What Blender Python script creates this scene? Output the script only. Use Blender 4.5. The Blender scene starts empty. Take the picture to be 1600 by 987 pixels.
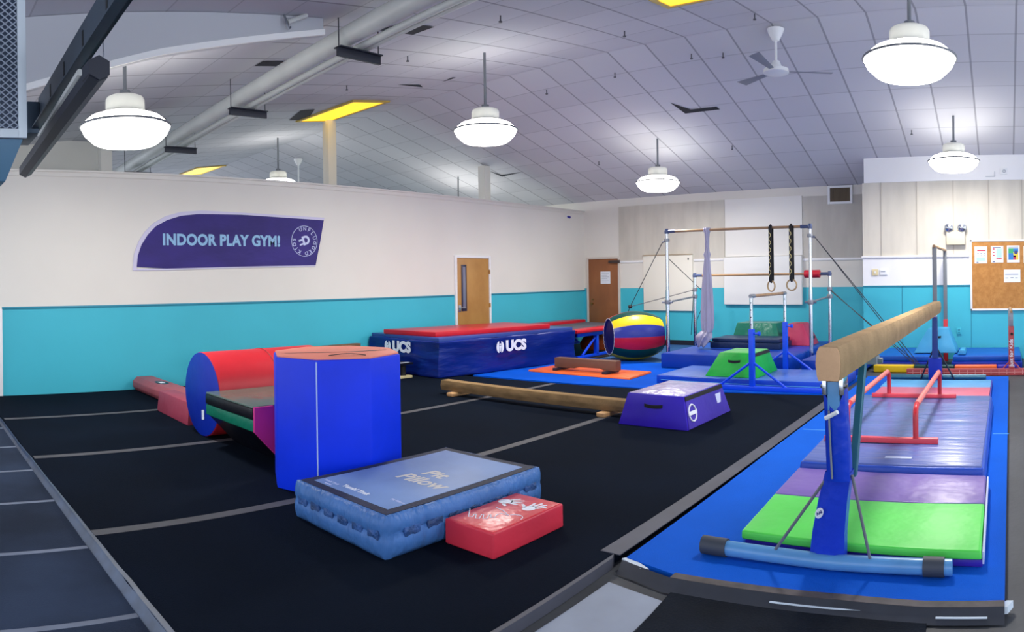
import bpy, bmesh, math, random
from mathutils import Vector, Matrix, noise

SC = bpy.context.scene
C = SC.collection
RND = random.Random(11)
PI = math.pi

# ------------------------------------------------------------------ materials
def lin(v):
    v /= 255.0
    return v / 12.92 if v <= 0.04045 else ((v + 0.055) / 1.055) ** 2.4

def col(c):
    return (lin(c[0]), lin(c[1]), lin(c[2]), 1.0)

MATS = {}

def mat(name, c, rough=0.5, metal=0.0, spec=0.5, bump=0.0, bscale=12.0, stretch=(1, 1, 1), var=0.0, vscale=2.0,
        c2=None, emit=0.0, coat=0.0, detail=3.0):
    if name in MATS:
        return MATS[name]
    m = bpy.data.materials.new(name)
    m.use_nodes = True
    nt = m.node_tree
    b = nt.nodes['Principled BSDF']
    b.inputs['Base Color'].default_value = col(c)
    b.inputs['Roughness'].default_value = rough
    b.inputs['Metallic'].default_value = metal
    b.inputs['Specular IOR Level'].default_value = spec
    if coat:
        b.inputs['Coat Weight'].default_value = coat
        b.inputs['Coat Roughness'].default_value = 0.15
    if emit:
        b.inputs['Emission Color'].default_value = col(c)
        b.inputs['Emission Strength'].default_value = emit
    if bump or var or c2:
        tc = nt.nodes.new('ShaderNodeTexCoord')
        mp = nt.nodes.new('ShaderNodeMapping')
        mp.inputs['Scale'].default_value = stretch
        nt.links.new(tc.outputs['Object'], mp.inputs['Vector'])
        if bump:
            n = nt.nodes.new('ShaderNodeTexNoise')
            n.inputs['Scale'].default_value = bscale
            n.inputs['Detail'].default_value = detail
            nt.links.new(mp.outputs[0], n.inputs['Vector'])
            bp = nt.nodes.new('ShaderNodeBump')
            bp.inputs['Strength'].default_value = bump
            bp.inputs['Distance'].default_value = 0.03
            nt.links.new(n.outputs[0], bp.inputs['Height'])
            nt.links.new(bp.outputs[0], b.inputs['Normal'])
        if var or c2:
            n2 = nt.nodes.new('ShaderNodeTexNoise')
            n2.inputs['Scale'].default_value = vscale
            n2.inputs['Detail'].default_value = 4
            nt.links.new(mp.outputs[0], n2.inputs['Vector'])
            rp = nt.nodes.new('ShaderNodeValToRGB')
            k = c2 if c2 else tuple(max(0, v * (1 - var)) for v in c)
            rp.color_ramp.elements[0].position = 0.35
            rp.color_ramp.elements[1].position = 0.65
            rp.color_ramp.elements[0].color = col(k)
            rp.color_ramp.elements[1].color = col(c)
            nt.links.new(n2.outputs[0], rp.inputs[0])
            nt.links.new(rp.outputs[0], b.inputs['Base Color'])
    MATS[name] = m
    return m

def vinyl(name, c, rough=0.38, bump=0.25, bscale=5.0, stretch=(1, 1, 1), var=0.08):
    return mat(name, c, rough=rough, spec=0.3, bump=bump, bscale=bscale, stretch=stretch, var=var, vscale=1.6)

def ceiling_mat():
    m = bpy.data.materials.new('ceiling_tile')
    m.use_nodes = True
    nt = m.node_tree
    L = nt.links.new
    b = nt.nodes['Principled BSDF']
    b.inputs['Roughness'].default_value = 0.85
    tc = nt.nodes.new('ShaderNodeTexCoord')
    sp = nt.nodes.new('ShaderNodeSeparateXYZ')
    L(tc.outputs['Object'], sp.inputs[0])
    def math_(op, a, bb=None):
        n = nt.nodes.new('ShaderNodeMath'); n.operation = op
        for i, v in enumerate((a, bb)):
            if v is None: continue
            if isinstance(v, (int, float)): n.inputs[i].default_value = v
            else: L(v, n.inputs[i])
        return n.outputs[0]
    T = 0.65
    u = math_('DIVIDE', math_('SUBTRACT', sp.outputs[0], 0.17), T)
    v = math_('DIVIDE', math_('SUBTRACT', sp.outputs[1], 9.58), T)
    fu, fv = math_('FRACT', u), math_('FRACT', v)
    du = math_('ABSOLUTE', math_('SUBTRACT', fu, 0.5))
    dv = math_('ABSOLUTE', math_('SUBTRACT', fv, 0.5))
    lu = math_('GREATER_THAN', du, 0.478)
    lv = math_('GREATER_THAN', dv, 0.486)
    cmb = nt.nodes.new('ShaderNodeCombineXYZ')
    L(math_('FLOOR', u), cmb.inputs[0]); L(math_('FLOOR', v), cmb.inputs[1])
    wn = nt.nodes.new('ShaderNodeTexWhiteNoise'); wn.noise_dimensions = '2D'
    L(cmb.outputs[0], wn.inputs['Vector'])
    ns = nt.nodes.new('ShaderNodeTexNoise'); ns.inputs['Scale'].default_value = 0.5
    L(tc.outputs['Object'], ns.inputs['Vector'])
    rp = nt.nodes.new('ShaderNodeValToRGB')
    rp.color_ramp.elements[0].color = col((196, 196, 203))
    rp.color_ramp.elements[1].color = col((213, 213, 219))
    L(math_('ADD', math_('MULTIPLY', wn.outputs[0], 0.55), math_('MULTIPLY', ns.outputs[0], 0.5)), rp.inputs[0])
    mx = nt.nodes.new('ShaderNodeMix'); mx.data_type = 'RGBA'
    L(math_('ADD', math_('MULTIPLY', lu, 0.85), math_('MULTIPLY', lv, 0.45)), mx.inputs[0])
    L(rp.outputs[0], mx.inputs[6]); mx.inputs[7].default_value = col((148, 148, 156))
    L(mx.outputs[2], b.inputs['Base Color'])
    return m

# palette
cream = mat('cream_paint', (226, 222, 214), 0.7, var=0.02, vscale=0.7)
white_paint = mat('white_paint', (238, 238, 240), 0.6, var=0.02, vscale=0.8)
teal = mat('teal_paint', (62, 184, 205), 0.55, var=0.03, vscale=0.8)
teal_dk = mat('teal_trim_paint', (28, 132, 158), 0.5)
beige = mat('beige_fabric_panel', (214, 208, 196), 0.9, var=0.06, vscale=1.2, stretch=(3, 3, 0.7))
greige = mat('grey_fabric_panel', (198, 194, 186), 0.9, var=0.07, vscale=1.2, stretch=(3, 3, 0.7))
offwhite = mat('off_white_board', (232, 228, 216), 0.6)
concrete = mat('grey_floor_paint', (64, 67, 72), 0.6, bump=0.05, bscale=20, var=0.2, vscale=1.3)
carpet_l = mat('slate_carpet', (52, 64, 86), 0.95, bump=0.2, bscale=120, var=0.32, vscale=0.9, spec=0.1)
carpet_b = mat('black_carpet', (13, 22, 36), 0.97, bump=0.25, bscale=160, var=0.15, vscale=1.0, spec=0.05)
carpet_blue = mat('blue_carpet', (0, 90, 204), 0.9, bump=0.2, bscale=160, var=0.05, vscale=1.5, spec=0.15)
tape = mat('grey_tape', (76, 76, 82), 0.7, var=0.15, vscale=3)
tape_l = mat('pale_grey_tape', (112, 122, 142), 0.7, var=0.12, vscale=3)
strip = mat('dark_grey_strip', (74, 76, 88), 0.6, var=0.12, vscale=2)
edgeband = mat('blue_grey_edge', (62, 80, 108), 0.45, var=0.25, vscale=6)
dirty = mat('worn_brown_strip', (84, 76, 76), 0.7, var=0.35, vscale=7)
foamw = mat('white_foam', (206, 218, 230), 0.8)
patch = mat('pale_grey_paint', (150, 160, 178), 0.6, var=0.12, vscale=1.5)
rug = mat('charcoal_rug', (26, 32, 42), 0.95, bump=0.3, bscale=90, var=0.25, vscale=3, spec=0.1)
chrome = mat('chrome', (210, 214, 222), 0.18, metal=1.0)
steel = mat('grey_steel', (140, 144, 152), 0.4, metal=0.6)
gal = mat('grey_galvanised', (120, 124, 130), 0.5, metal=0.4)
darkst = mat('dark_steel', (62, 74, 88), 0.45, metal=0.3, var=0.12, vscale=3)
blacksteel = mat('black_steel', (30, 34, 48), 0.45)
black = mat('black_webbing', (16, 16, 20), 0.7)
pipe_m = mat('pale_grey_pipe', (212, 215, 212), 0.45, var=0.05, vscale=2)
woodbar = mat('wooden_bar', (176, 138, 98), 0.5, var=0.15, vscale=3, stretch=(1, 6, 6))
blond = mat('blond_door_wood', (190, 142, 76), 0.45, c2=(172, 122, 60), vscale=1.4, stretch=(6, 1.5, 1))
oak = mat('brown_door_wood', (150, 92, 52), 0.5, c2=(134, 80, 44), vscale=1.4, stretch=(2, 6, 1))
suede = mat('tan_suede', (172, 144, 108), 0.95, bump=0.2, bscale=60, var=0.1, vscale=5, spec=0.1)
suede2 = mat('tan_suede_end', (216, 176, 138), 0.95, bump=0.2, bscale=60, var=0.06, vscale=5, spec=0.1)
oldsuede = mat('worn_tan_suede', (150, 122, 86), 0.95, bump=0.2, bscale=50, var=0.18, vscale=4, stretch=(1, 3, 3), spec=0.1)
brownfoam = mat('brown_beam_cover', (112, 74, 54), 0.7, var=0.12, vscale=3)
oldwood = mat('old_brown_wood', (120, 84, 52), 0.6, c2=(96, 66, 42), vscale=3, stretch=(6, 1, 6))
block_w = mat('pine_block', (204, 158, 106), 0.6, var=0.12, vscale=8)
diffuser = mat('lit_diffuser', (255, 252, 244), 0.4, emit=11.0)
cap_m = mat('lamp_housing', (214, 214, 206), 0.4)
yellow_l = mat('lit_yellow_panel', (255, 206, 40), 0.5, emit=1.3)
frame_y = mat('yellow_panel_frame', (206, 176, 84), 0.5)
white_m = mat('white_plastic', (232, 234, 236), 0.4)
grey_pl = mat('grey_plastic', (120, 128, 136), 0.5)
cork = mat('cork', (186, 132, 72), 0.9, bump=0.2, bscale=60, c2=(170, 116, 60), vscale=14)
paper = mat('white_paper', (228, 232, 240), 0.7)
ink_navy = mat('navy_print', (60, 66, 120), 0.7)
ink_red = mat('crimson_print', (190, 60, 84), 0.7)
ink_sky = mat('pale_blue_print', (168, 206, 232), 0.7)
ink_grey = mat('grey_print', (150, 158, 172), 0.7)
ink_green = mat('green_print', (60, 160, 110), 0.7)
ink_yellow = mat('yellow_print', (226, 196, 70), 0.7)
ink_blue = mat('blue_print', (50, 120, 190), 0.7)
letter_w = mat('white_lettering', (226, 230, 240), 0.6)
letter_b = mat('pale_blue_lettering', (142, 186, 222), 0.6)
letter_l = mat('lilac_lettering', (196, 204, 236), 0.6)
banner_m = mat('violet_banner_cloth', (54, 42, 124), 0.75, bump=0.5, bscale=2.2, stretch=(1, 1.2, 2.5), var=0.14, vscale=1.0)
hem_m = mat('pale_hem', (206, 202, 226), 0.8)

v_oct = vinyl('royal_blue_vinyl', (0, 54, 240), 0.45, 0.2, 3)
v_pink = vinyl('coral_vinyl', (255, 152, 130), 0.55, 0.2, 6)
v_red = vinyl('red_vinyl', (224, 44, 56), 0.4, 0.3, 3)
v_blued = vinyl('deep_blue_vinyl', (6, 44, 170), 0.4, 0.3, 4)
v_black = vinyl('black_vinyl', (14, 14, 24), 0.35, 0.2, 4)
v_green = vinyl('dark_green_vinyl', (16, 120, 92), 0.32, 0.4, 5)
v_gg = vinyl('grey_green_vinyl', (104, 122, 112), 0.22, 0.5, 4)
v_mag = vinyl('magenta_vinyl', (214, 52, 136), 0.4, 0.2, 5)
v_brick = vinyl('faded_red_vinyl', (176, 84, 92), 0.45, 0.3, 5)
v_brick2 = vinyl('dull_crimson_vinyl', (158, 58, 80), 0.45, 0.3, 5)
v_ucs = vinyl('navy_vinyl', (14, 38, 128), 0.27, 1.0, 2.6, (0.7, 0.55, 2.2), 0.15)
v_ucst = vinyl('navy_top_vinyl', (56, 76, 150), 0.3, 0.4, 3)
v_red2 = vinyl('crimson_vinyl', (200, 28, 46), 0.32, 0.3, 3)
v_pit = vinyl('denim_blue_vinyl', (72, 122, 190), 0.45, 0.9, 11, (1.3, 1.3, 0.35), 0.14)
v_pitt = vinyl('pale_blue_vinyl', (122, 152, 202), 0.5, 0.25, 4)
v_mesh = mat('navy_mesh', (10, 24, 54), 0.7, bump=0.2, bscale=60)
v_mesh2 = mat('blue_mesh_window', (48, 92, 158), 0.6, bump=0.9, bscale=24, var=0.35, vscale=10)
v_rhand = vinyl('rose_red_vinyl', (214, 54, 74), 0.4, 0.25, 6)
v_rhand2 = vinyl('rose_top_vinyl', (228, 84, 88), 0.32, 0.5, 6)
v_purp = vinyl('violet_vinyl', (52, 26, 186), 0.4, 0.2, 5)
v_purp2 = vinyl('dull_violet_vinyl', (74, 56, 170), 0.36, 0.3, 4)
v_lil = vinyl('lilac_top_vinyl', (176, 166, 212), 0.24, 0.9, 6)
v_lime = vinyl('lime_vinyl', (92, 226, 88), 0.38, 0.3, 4)
v_mpur = vinyl('mauve_vinyl', (124, 100, 178), 0.3, 0.5, 3)
v_indigo = vinyl('indigo_vinyl', (58, 40, 170), 0.4, 0.3, 5)
v_slate = vinyl('slate_blue_vinyl', (96, 112, 178), 0.28, 0.9, 2.4, (0.5, 2.0, 1), 0.08)
v_slside = vinyl('mid_blue_vinyl', (48, 84, 190), 0.35, 0.4, 6)
v_rose = vinyl('pink_vinyl', (232, 112, 136), 0.36, 0.3, 4)
v_sky = vinyl('sky_blue_vinyl', (96, 170, 226), 0.36, 0.3, 4)
v_gr1 = vinyl('green_vinyl', (24, 172, 62), 0.4, 0.3, 5)
v_gr2 = vinyl('light_green_vinyl', (92, 200, 96), 0.3, 0.4, 5)
v_gr3 = vinyl('bottle_green_vinyl', (40, 120, 100), 0.25, 0.9, 5)
v_land = vinyl('periwinkle_vinyl', (76, 116, 206), 0.32, 0.3, 3)
v_landf = vinyl('blue_side_vinyl', (14, 70, 196), 0.4, 0.3, 4)
v_thick = vinyl('strong_blue_vinyl', (10, 62, 170), 0.4, 0.3, 4)
v_navy = vinyl('dark_navy_vinyl', (22, 44, 84), 0.4, 0.3, 5)
v_orange = vinyl('orange_vinyl', (250, 112, 56), 0.35, 0.3, 5)
v_yel = vinyl('yellow_vinyl', (244, 204, 32), 0.35, 0.2, 5)
v_bblue = vinyl('ball_blue_vinyl', (44, 56, 150), 0.35, 0.3, 5)
v_bred = vinyl('ball_red_vinyl', (190, 26, 56), 0.35, 0.3, 5)
v_bgreen = vinyl('ball_green_vinyl', (12, 66, 60), 0.35, 0.3, 5)
v_navyend = vinyl('ink_navy_vinyl', (14, 18, 92), 0.5, 0.3, 5)
v_ltblue = vinyl('light_blue_vinyl', (66, 158, 206), 0.4, 0.3, 5)
v_matb = vinyl('cobalt_vinyl', (16, 84, 188), 0.36, 0.3, 4)
paint_blue = mat('blue_frame_paint', (10, 72, 226), 0.35)
paint_red = mat('red_frame_paint', (206, 44, 56), 0.35, var=0.08, vscale=5)
paint_red2 = mat('faded_red_paint', (186, 76, 80), 0.5, var=0.12, vscale=5)
paint_pale = mat('steel_blue_paint', (92, 152, 206), 0.3, var=0.08, vscale=4)
paint_teal = mat('teal_steel_paint', (44, 104, 126), 0.35, metal=0.2)
silk_m = mat('grey_lilac_silk', (176, 172, 196), 0.6, bump=0.4, bscale=6, stretch=(3, 3, 0.5), var=0.08, vscale=3)

# ------------------------------------------------------------------ mesh builder
class MB:
    def __init__(s):
        s.bm = bmesh.new()

    def _add(s, t, mi=0):
        for f in t.faces:
            f.material_index = mi
        me = bpy.data.meshes.new('t')
        t.to_mesh(me); t.free()
        s.bm.from_mesh(me)
        bpy.data.meshes.remove(me)
        return s

    def hexa(s, b, t, bev=0.0, seg=2, mi=0, cuts=0, amp=0.0, freq=3.0):
        m = bmesh.new()
        vs = [m.verts.new(p) for p in b] + [m.verts.new(p) for p in t]
        m.faces.new(vs[0:4][::-1]); m.faces.new(vs[4:8])
        for i in range(4):
            j = (i + 1) % 4
            m.faces.new((vs[i], vs[j], vs[4 + j], vs[4 + i]))
        bmesh.ops.recalc_face_normals(m, faces=m.faces)
        if bev:
            bmesh.ops.bevel(m, geom=list(m.edges), offset=bev, segments=seg, profile=0.6, affect='EDGES')
        if cuts:
            bmesh.ops.subdivide_edges(m, edges=[e for e in m.edges if e.calc_length() > 0.08], cuts=cuts, use_grid_fill=True)
            m.normal_update()
            zmin = min(v.co.z for v in m.verts)
            for v in m.verts:
                if v.co.z > zmin + 0.01:
                    v.co += v.normal * amp * noise.noise(v.co * freq)
        return s._add(m, mi)

    def box(s, x0, x1, y0, y1, z0, z1, bev=0.0, seg=2, mi=0, cuts=0, amp=0.0, freq=3.0):
        q = [(x0, y0), (x1, y0), (x1, y1), (x0, y1)]
        return s.hexa([(a, b, z0) for a, b in q], [(a, b, z1) for a, b in q], bev, seg, mi, cuts, amp, freq)

    def prism(s, pts, axis, a0, a1, bev=0.0, mi=0):
        """pts in the plane normal to axis: X->(y,z) Y->(x,z) Z->(x,y)"""
        def P(p, a):
            return {'X': (a, p[0], p[1]), 'Y': (p[0], a, p[1]), 'Z': (p[0], p[1], a)}[axis]
        m = bmesh.new()
        A = [m.verts.new(P(p, a0)) for p in pts]
        B = [m.verts.new(P(p, a1)) for p in pts]
        m.faces.new(A); m.faces.new(B[::-1])
        n = len(pts)
        for i in range(n):
            j = (i + 1) % n
            m.faces.new((A[i], B[i], B[j], A[j]))
        bmesh.ops.recalc_face_normals(m, faces=m.faces)
        if bev:
            bmesh.ops.bevel(m, geom=list(m.edges), offset=bev, segments=2, profile=0.6, affect='EDGES')
        return s._add(m, mi)

    def rings(s, rings, caps=True, mi=0, closed=True):
        m = bmesh.new()
        R = [[m.verts.new(p) for p in r] for r in rings]
        n = len(R[0])
        for a, b in zip(R, R[1:]):
            for i in range(n if closed else n - 1):
                j = (i + 1) % n
                m.faces.new((a[i], a[j], b[j], b[i]))
        if caps:
            m.faces.new(R[0][::-1]); m.faces.new(R[-1])
        bmesh.ops.recalc_face_normals(m, faces=m.faces)
        return s._add(m, mi)

    def tube(s, pts, r, n=10, mi=0, caps=True):
        P = [Vector(p) for p in pts]
        rr = r if isinstance(r, (list, tuple)) else [r] * len(P)
        rings, up = [], None
        for i, p in enumerate(P):
            t = (P[min(i + 1, len(P) - 1)] - P[max(i - 1, 0)]).normalized()
            if up is None:
                a = Vector((0, 0, 1)) if abs(t.z) < 0.9 else Vector((1, 0, 0))
                up = t.cross(a).normalized()
            up = (up - t * up.dot(t)).normalized()
            w = t.cross(up)
            rings.append([p + (up * math.cos(2 * PI * k / n) + w * math.sin(2 * PI * k / n)) * rr[i] for k in range(n)])
        return s.rings(rings, caps, mi)

    def lathe(s, prof, c, axis=(0, 0, 1), n=32, mi=0, caps=True, face_mi=None):
        ax = Vector(axis).normalized()
        a = Vector((0, 0, 1)) if abs(ax.z) < 0.9 else Vector((1, 0, 0))
        u = ax.cross(a).normalized(); w = ax.cross(u)
        c = Vector(c)
        m = bmesh.new()
        R = [[m.verts.new(c + ax * h + (u * math.cos(2 * PI * k / n) + w * math.sin(2 * PI * k / n)) * max(r, 1e-4))
              for k in range(n)] for r, h in prof]
        fm = {}
        for A, B in zip(R, R[1:]):
            for i in range(n):
                j = (i + 1) % n
                f = m.faces.new((A[i], A[j], B[j], B[i]))
                fm[f] = face_mi(i, n) if face_mi else mi
        if caps:
            fm[m.faces.new(R[0][::-1])] = mi; fm[m.faces.new(R[-1])] = mi
        bmesh.ops.recalc_face_normals(m, faces=m.faces)
        for f, k in fm.items():
            f.material_index = k
        me = bpy.data.meshes.new('t'); m.to_mesh(me); m.free(); s.bm.from_mesh(me); bpy.data.meshes.remove(me)
        return s

    def torus(s, c, axis, R, r, n=32, k=10):
        ax = Vector(axis).normalized()
        a = Vector((0, 0, 1)) if abs(ax.z) < 0.9 else Vector((1, 0, 0))
        u = ax.cross(a).normalized(); w = ax.cross(u); c = Vector(c)
        m = bmesh.new()
        V = []
        for i in range(n):
            d = u * math.cos(2 * PI * i / n) + w * math.sin(2 * PI * i / n)
            V.append([m.verts.new(c + d * (R + r * math.cos(2 * PI * q / k)) + ax * r * math.sin(2 * PI * q / k)) for q in range(k)])
        for i in range(n):
            for q in range(k):
                m.faces.new((V[i][q], V[(i + 1) % n][q], V[(i + 1) % n][(q + 1) % k], V[i][(q + 1) % k]))
        bmesh.ops.recalc_face_normals(m, faces=m.faces)
        return s._add(m)

    def flat(s, pts, o, xd, yd, lift=0.0, mi=0):
        """polygon in plane coordinates"""
        o, xd, yd = Vector(o), Vector(xd), Vector(yd)
        nn = xd.cross(yd).normalized()
        m = bmesh.new()
        m.faces.new([m.verts.new(o + xd * p[0] + yd * p[1] + nn * lift) for p in pts])
        return s._add(m, mi)

    def text(s, txt, size, o, xd, yd, offset=0.0, align='CENTER', space=1.0, extr=0.001, xs=1.0, shear=0.0):
        cu = bpy.data.curves.new('t', 'FONT')
        cu.body = txt; cu.size = size; cu.align_x = align; cu.align_y = 'CENTER'
        cu.offset = offset; cu.extrude = extr; cu.space_character = space; cu.resolution_u = 4; cu.shear = shear
        ob = bpy.data.objects.new('t', cu)
        C.objects.link(ob)
        dg = bpy.context.evaluated_depsgraph_get()
        me = bpy.data.meshes.new_from_object(ob.evaluated_get(dg))
        xd, yd, o = Vector(xd), Vector(yd), Vector(o)
        nn = xd.cross(yd).normalized()
        for v in me.vertices:
            q = v.co.copy()
            v.co = o + xd * q.x * xs + yd * q.y + nn * q.z
        s.bm.from_mesh(me)
        bpy.data.objects.remove(ob); bpy.data.curves.remove(cu); bpy.data.meshes.remove(me)
        return s

    def build(s, name, m, parent=None, origin=None, smooth=40):
        if parent is not None:
            org = ORG[parent.name]
        elif origin is not None:
            org = Vector(origin)
        else:
            xs = [v.co for v in s.bm.verts]
            lo = Vector((min(p.x for p in xs), min(p.y for p in xs), min(p.z for p in xs)))
            hi = Vector((max(p.x for p in xs), max(p.y for p in xs), max(p.z for p in xs)))
            org = Vector(((lo.x + hi.x) / 2, (lo.y + hi.y) / 2, lo.z))
        for v in s.bm.verts:
            v.co -= org
        me = bpy.data.meshes.new(name)
        s.bm.to_mesh(me); s.bm.free()
        for q in (m if isinstance(m, (list, tuple)) else [m]):
            me.materials.append(q)
        if smooth:
            me.shade_smooth()
            me.set_sharp_from_angle(angle=math.radians(smooth))
        o = bpy.data.objects.new(name, me)
        C.objects.link(o)
        if parent is not None:
            o.parent = parent
        else:
            o.location = org
        ORG[o.name] = org
        return o

ORG = {}

def pieces(boxes, name, m_, parent, bev=0.0, smooth=0):
    """each box a mesh of its own"""
    return [MB().box(*b, bev).build(name, m_, parent, smooth=smooth) for b in boxes]

def tag(o, label, cat, group=None):
    o['label'] = label; o['category'] = cat
    if group: o['group'] = group
    return o

def thing(name, label, cat, loc, group=None):
    o = bpy.data.objects.new(name, None)
    o.empty_display_size = 0.1
    C.objects.link(o)
    o.location = loc
    ORG[o.name] = Vector(loc)
    return tag(o, label, cat, group)

def lab(o, label):
    o['label'] = label
    return o

def struct(o):
    o['kind'] = 'structure'
    return o

def dup(root, loc, label, scale=None, rotz=None, group=None):
    r = root.copy(); C.objects.link(r); r.location = loc; r['label'] = label
    if group: r['group'] = group
    if scale: r.scale = scale
    if rotz is not None: r.rotation_euler.z = rotz
    def rec(src, dst):
        for ch in list(src.children):
            c = ch.copy(); C.objects.link(c); c.parent = dst
            rec(ch, c)
    rec(root, r)
    return r

def arc(cx, cy, r, a0, a1, n):
    return [(cx + r * math.cos(a0 + (a1 - a0) * i / n), cy + r * math.sin(a0 + (a1 - a0) * i / n)) for i in range(n + 1)]

X_, Y_, Z_ = Vector((1, 0, 0)), Vector((0, 1, 0)), Vector((0, 0, 1))

# ------------------------------------------------------------------ camera (stitched wide view: cylindrical projection)
F, X0, HZ, ROLL, PITCH = 1095.57, 1571.25, 437.70, 0.0141, -0.0019
cam = bpy.data.cameras.new('camera')
cam_o = bpy.data.objects.new('camera', cam)
C.objects.link(cam_o)
cam.type = 'PANO'
cam.panorama_type = 'CENTRAL_CYLINDRICAL'
cam.central_cylindrical_range_u_min = -800 / F
cam.central_cylindrical_range_u_max = 800 / F
cam.central_cylindrical_range_v_min = (HZ - 987) / F
cam.central_cylindrical_range_v_max = HZ / F
cam.central_cylindrical_radius = 1.0
cam_o.matrix_world = (Matrix.Translation((0, 0, 1.57)) @ Matrix.Rotation((X0 - 800) / F, 4, 'Z') @ Matrix.Rotation(ROLL, 4, 'Y')
                      @ Matrix.Rotation(PITCH, 4, 'X') @ Matrix.Rotation(PI / 2, 4, 'X'))
SC.camera = cam_o

def cz(y):
    return 4.98 - 0.275 * (y - 9) if y > 9 else 4.98 - 0.13 * (9 - y)

# ------------------------------------------------------------------ setting
LW, BW, RW = -9.94, 14.51, 13.3     # left wall face, back wall face, projecting right part of the back wall
struct(MB().box(-24, 5, -4, 15, -0.16, -0.06).build('floor', concrete, smooth=0))

cm = ceiling_mat()
mb = MB()
mb.hexa([(-24, -3, cz(-3)), (5, -3, cz(-3)), (5, 9, cz(9)), (-24, 9, cz(9))],
        [(-24, -3, cz(-3) + .06), (5, -3, cz(-3) + .06), (5, 9, cz(9) + .06), (-24, 9, cz(9) + .06)])
mb.hexa([(-24, 9, cz(9)), (5, 9, cz(9)), (5, 14.6, cz(14.6)), (-24, 14.6, cz(14.6))],
        [(-24, 9, cz(9) + .06), (5, 9, cz(9) + .06), (5, 14.6, cz(14.6) + .06), (-24, 14.6, cz(14.6) + .06)])
ceil = struct(mb.build('ceiling', cm, origin=(0, 0, 0), smooth=0))
gapm = mat('dark_ceiling_void', (34, 36, 46), 0.9)
for g in [[(-6.30, 5.10), (-5.97, 5.22), (-5.97, 5.69), (-6.32, 5.66)], [(-11.7, 7.2), (-10.8, 6.9), (-10.7, 7.15), (-11.7, 7.64)],
          [(-5.46, 10.62), (-5.38, 11.03), (-4.72, 11.03), (-4.74, 10.93), (-5.22, 10.92)],
          [(-11.0, 12.2), (-10.92, 12.55), (-10.2, 12.46), (-10.85, 12.46)], [(-7.95, 4.38), (-7.72, 4.38), (-7.7, 4.72), (-7.95, 4.74)],
          [(-8.39, 8.14), (-8.04, 8.05), (-8.04, 8.13)], [(-8.72, 7.46), (-8.80, 8.09), (-8.65, 7.9)]]:
    m = MB()
    m.flat([(p[0], p[1]) for p in g], (0, 0, 0), X_, Y_)
    for v in m.bm.verts: v.co.z = cz(v.co.y) - 0.006
    struct(m.build('ceiling_gap', gapm, ceil, smooth=0))

# left wall: teal below the rail, cream above, ceiling runs on above its top
m = MB()
m.box(LW - .14, LW, 1.39, 15, -0.06, 1.245, mi=0)
m.box(LW - .14, LW, -1.5, 1.39, -0.06, 1.245, mi=1)
m.box(LW - .14, LW, -1.5, BW, 1.245, 3.22, mi=1)
wall_l = struct(m.build('wall_left', [teal, cream], smooth=0))
struct(MB().box(LW, LW + .018, 1.39, 9.90, 1.238, 1.268, .004).box(LW, LW + .018, 11.02, BW, 1.238, 1.268, .004).build('trim_1', teal_dk))
struct(MB().box(LW - .17, LW + .035, -1.5, BW, 3.215, 3.245, .006).box(LW, LW + .016, -1.5, BW, 3.15, 3.215, .004).build('trim_2', cream))
struct(MB().box(LW, LW + .03, 1.33, 1.39, -0.06, 1.24, .004).build('trim_3', white_paint))

# back wall
m = MB()
m.box(-24, -2.7, BW, BW + .15, -0.06, 1.31, mi=0)
m.box(-24, -2.7, BW, BW + .15, 1.31, 3.52, mi=1)
struct(m.build('wall_back', [teal, cream], smooth=0))
struct(MB().box(LW, -2.75, BW - .02, BW, -0.06, 0.10).build('baseboard_back', blacksteel, smooth=0))
struct(MB().box(-8.93, -8.22, BW - .03, BW, 1.92, 1.97, .004).box(-6.9, -6.14, BW - .03, BW, 1.92, 1.97, .004)
       .box(-4.3, -2.75, BW - .03, BW, 1.88, 1.93, .004).build('trim_4', white_paint))
m = MB().box(-8.90, -6.13, BW - .02, BW, 1.97, 3.28, .004); struct(m.build('wall_panel_back', beige))
m = MB().box(-4.29, -2.75, BW - .02, BW, 1.93, 3.26, .004); struct(m.build('wall_panel_back', greige))
# right, projecting part of the back wall
m = MB()
m.box(-2.74, 5, RW, BW + .15, -0.06, 1.345, mi=0)
m.box(-2.74, 5, RW, BW + .15, 1.345, 1.90, mi=1)
m.box(-2.74, 5, RW, BW + .15, 1.90, 3.33, mi=2)
m.box(-2.70, 5, RW - .02, BW + .15, 3.33, 3.86, mi=1)
struct(m.build('wall_right', [teal, white_paint, beige], smooth=0))
m = MB()
for x in (-2.37, -1.68, -.98, -.31, .32):
    m.box(x - .008, x + .008, RW - .012, RW - .001, 1.92, 3.33)
struct(m.build('trim_5', mat('panel_joint', (188, 182, 172), 0.8), smooth=0))
m = MB()
for x in (-1.98, -.66, .66):
    m.box(x - .005, x + .005, RW - .006, RW - .001, 0.0, 1.33)
m.box(-2.74, 3, RW - .016, RW, 1.328, 1.352)
struct(m.build('trim_6', teal_dk, smooth=0))
struct(MB().box(-2.76, -.69, RW - .04, RW, 1.885, 1.92, .004).box(1.37, 3, RW - .04, RW, 1.885, 1.92, .004).build('trim_7', white_paint))
# neighbouring room seen over the left wall
struct(MB().box(-12.6, -12.4, -1.5, 3.55, -.06, 4.2).build('wall_far', cream, smooth=0))
cols = [(-11.55, 3.43), (-11.75, 8.20), (-10.85, 11.85)]
for i, (x, y) in enumerate(cols):
    w = .1
    struct(MB().box(x - w, x + w, y - w, y + w, -.06, cz(y) - .01 if y < 9 else cz(y + w) - .01, .006).build('column_%d' % (i + 1), cream))
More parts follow.
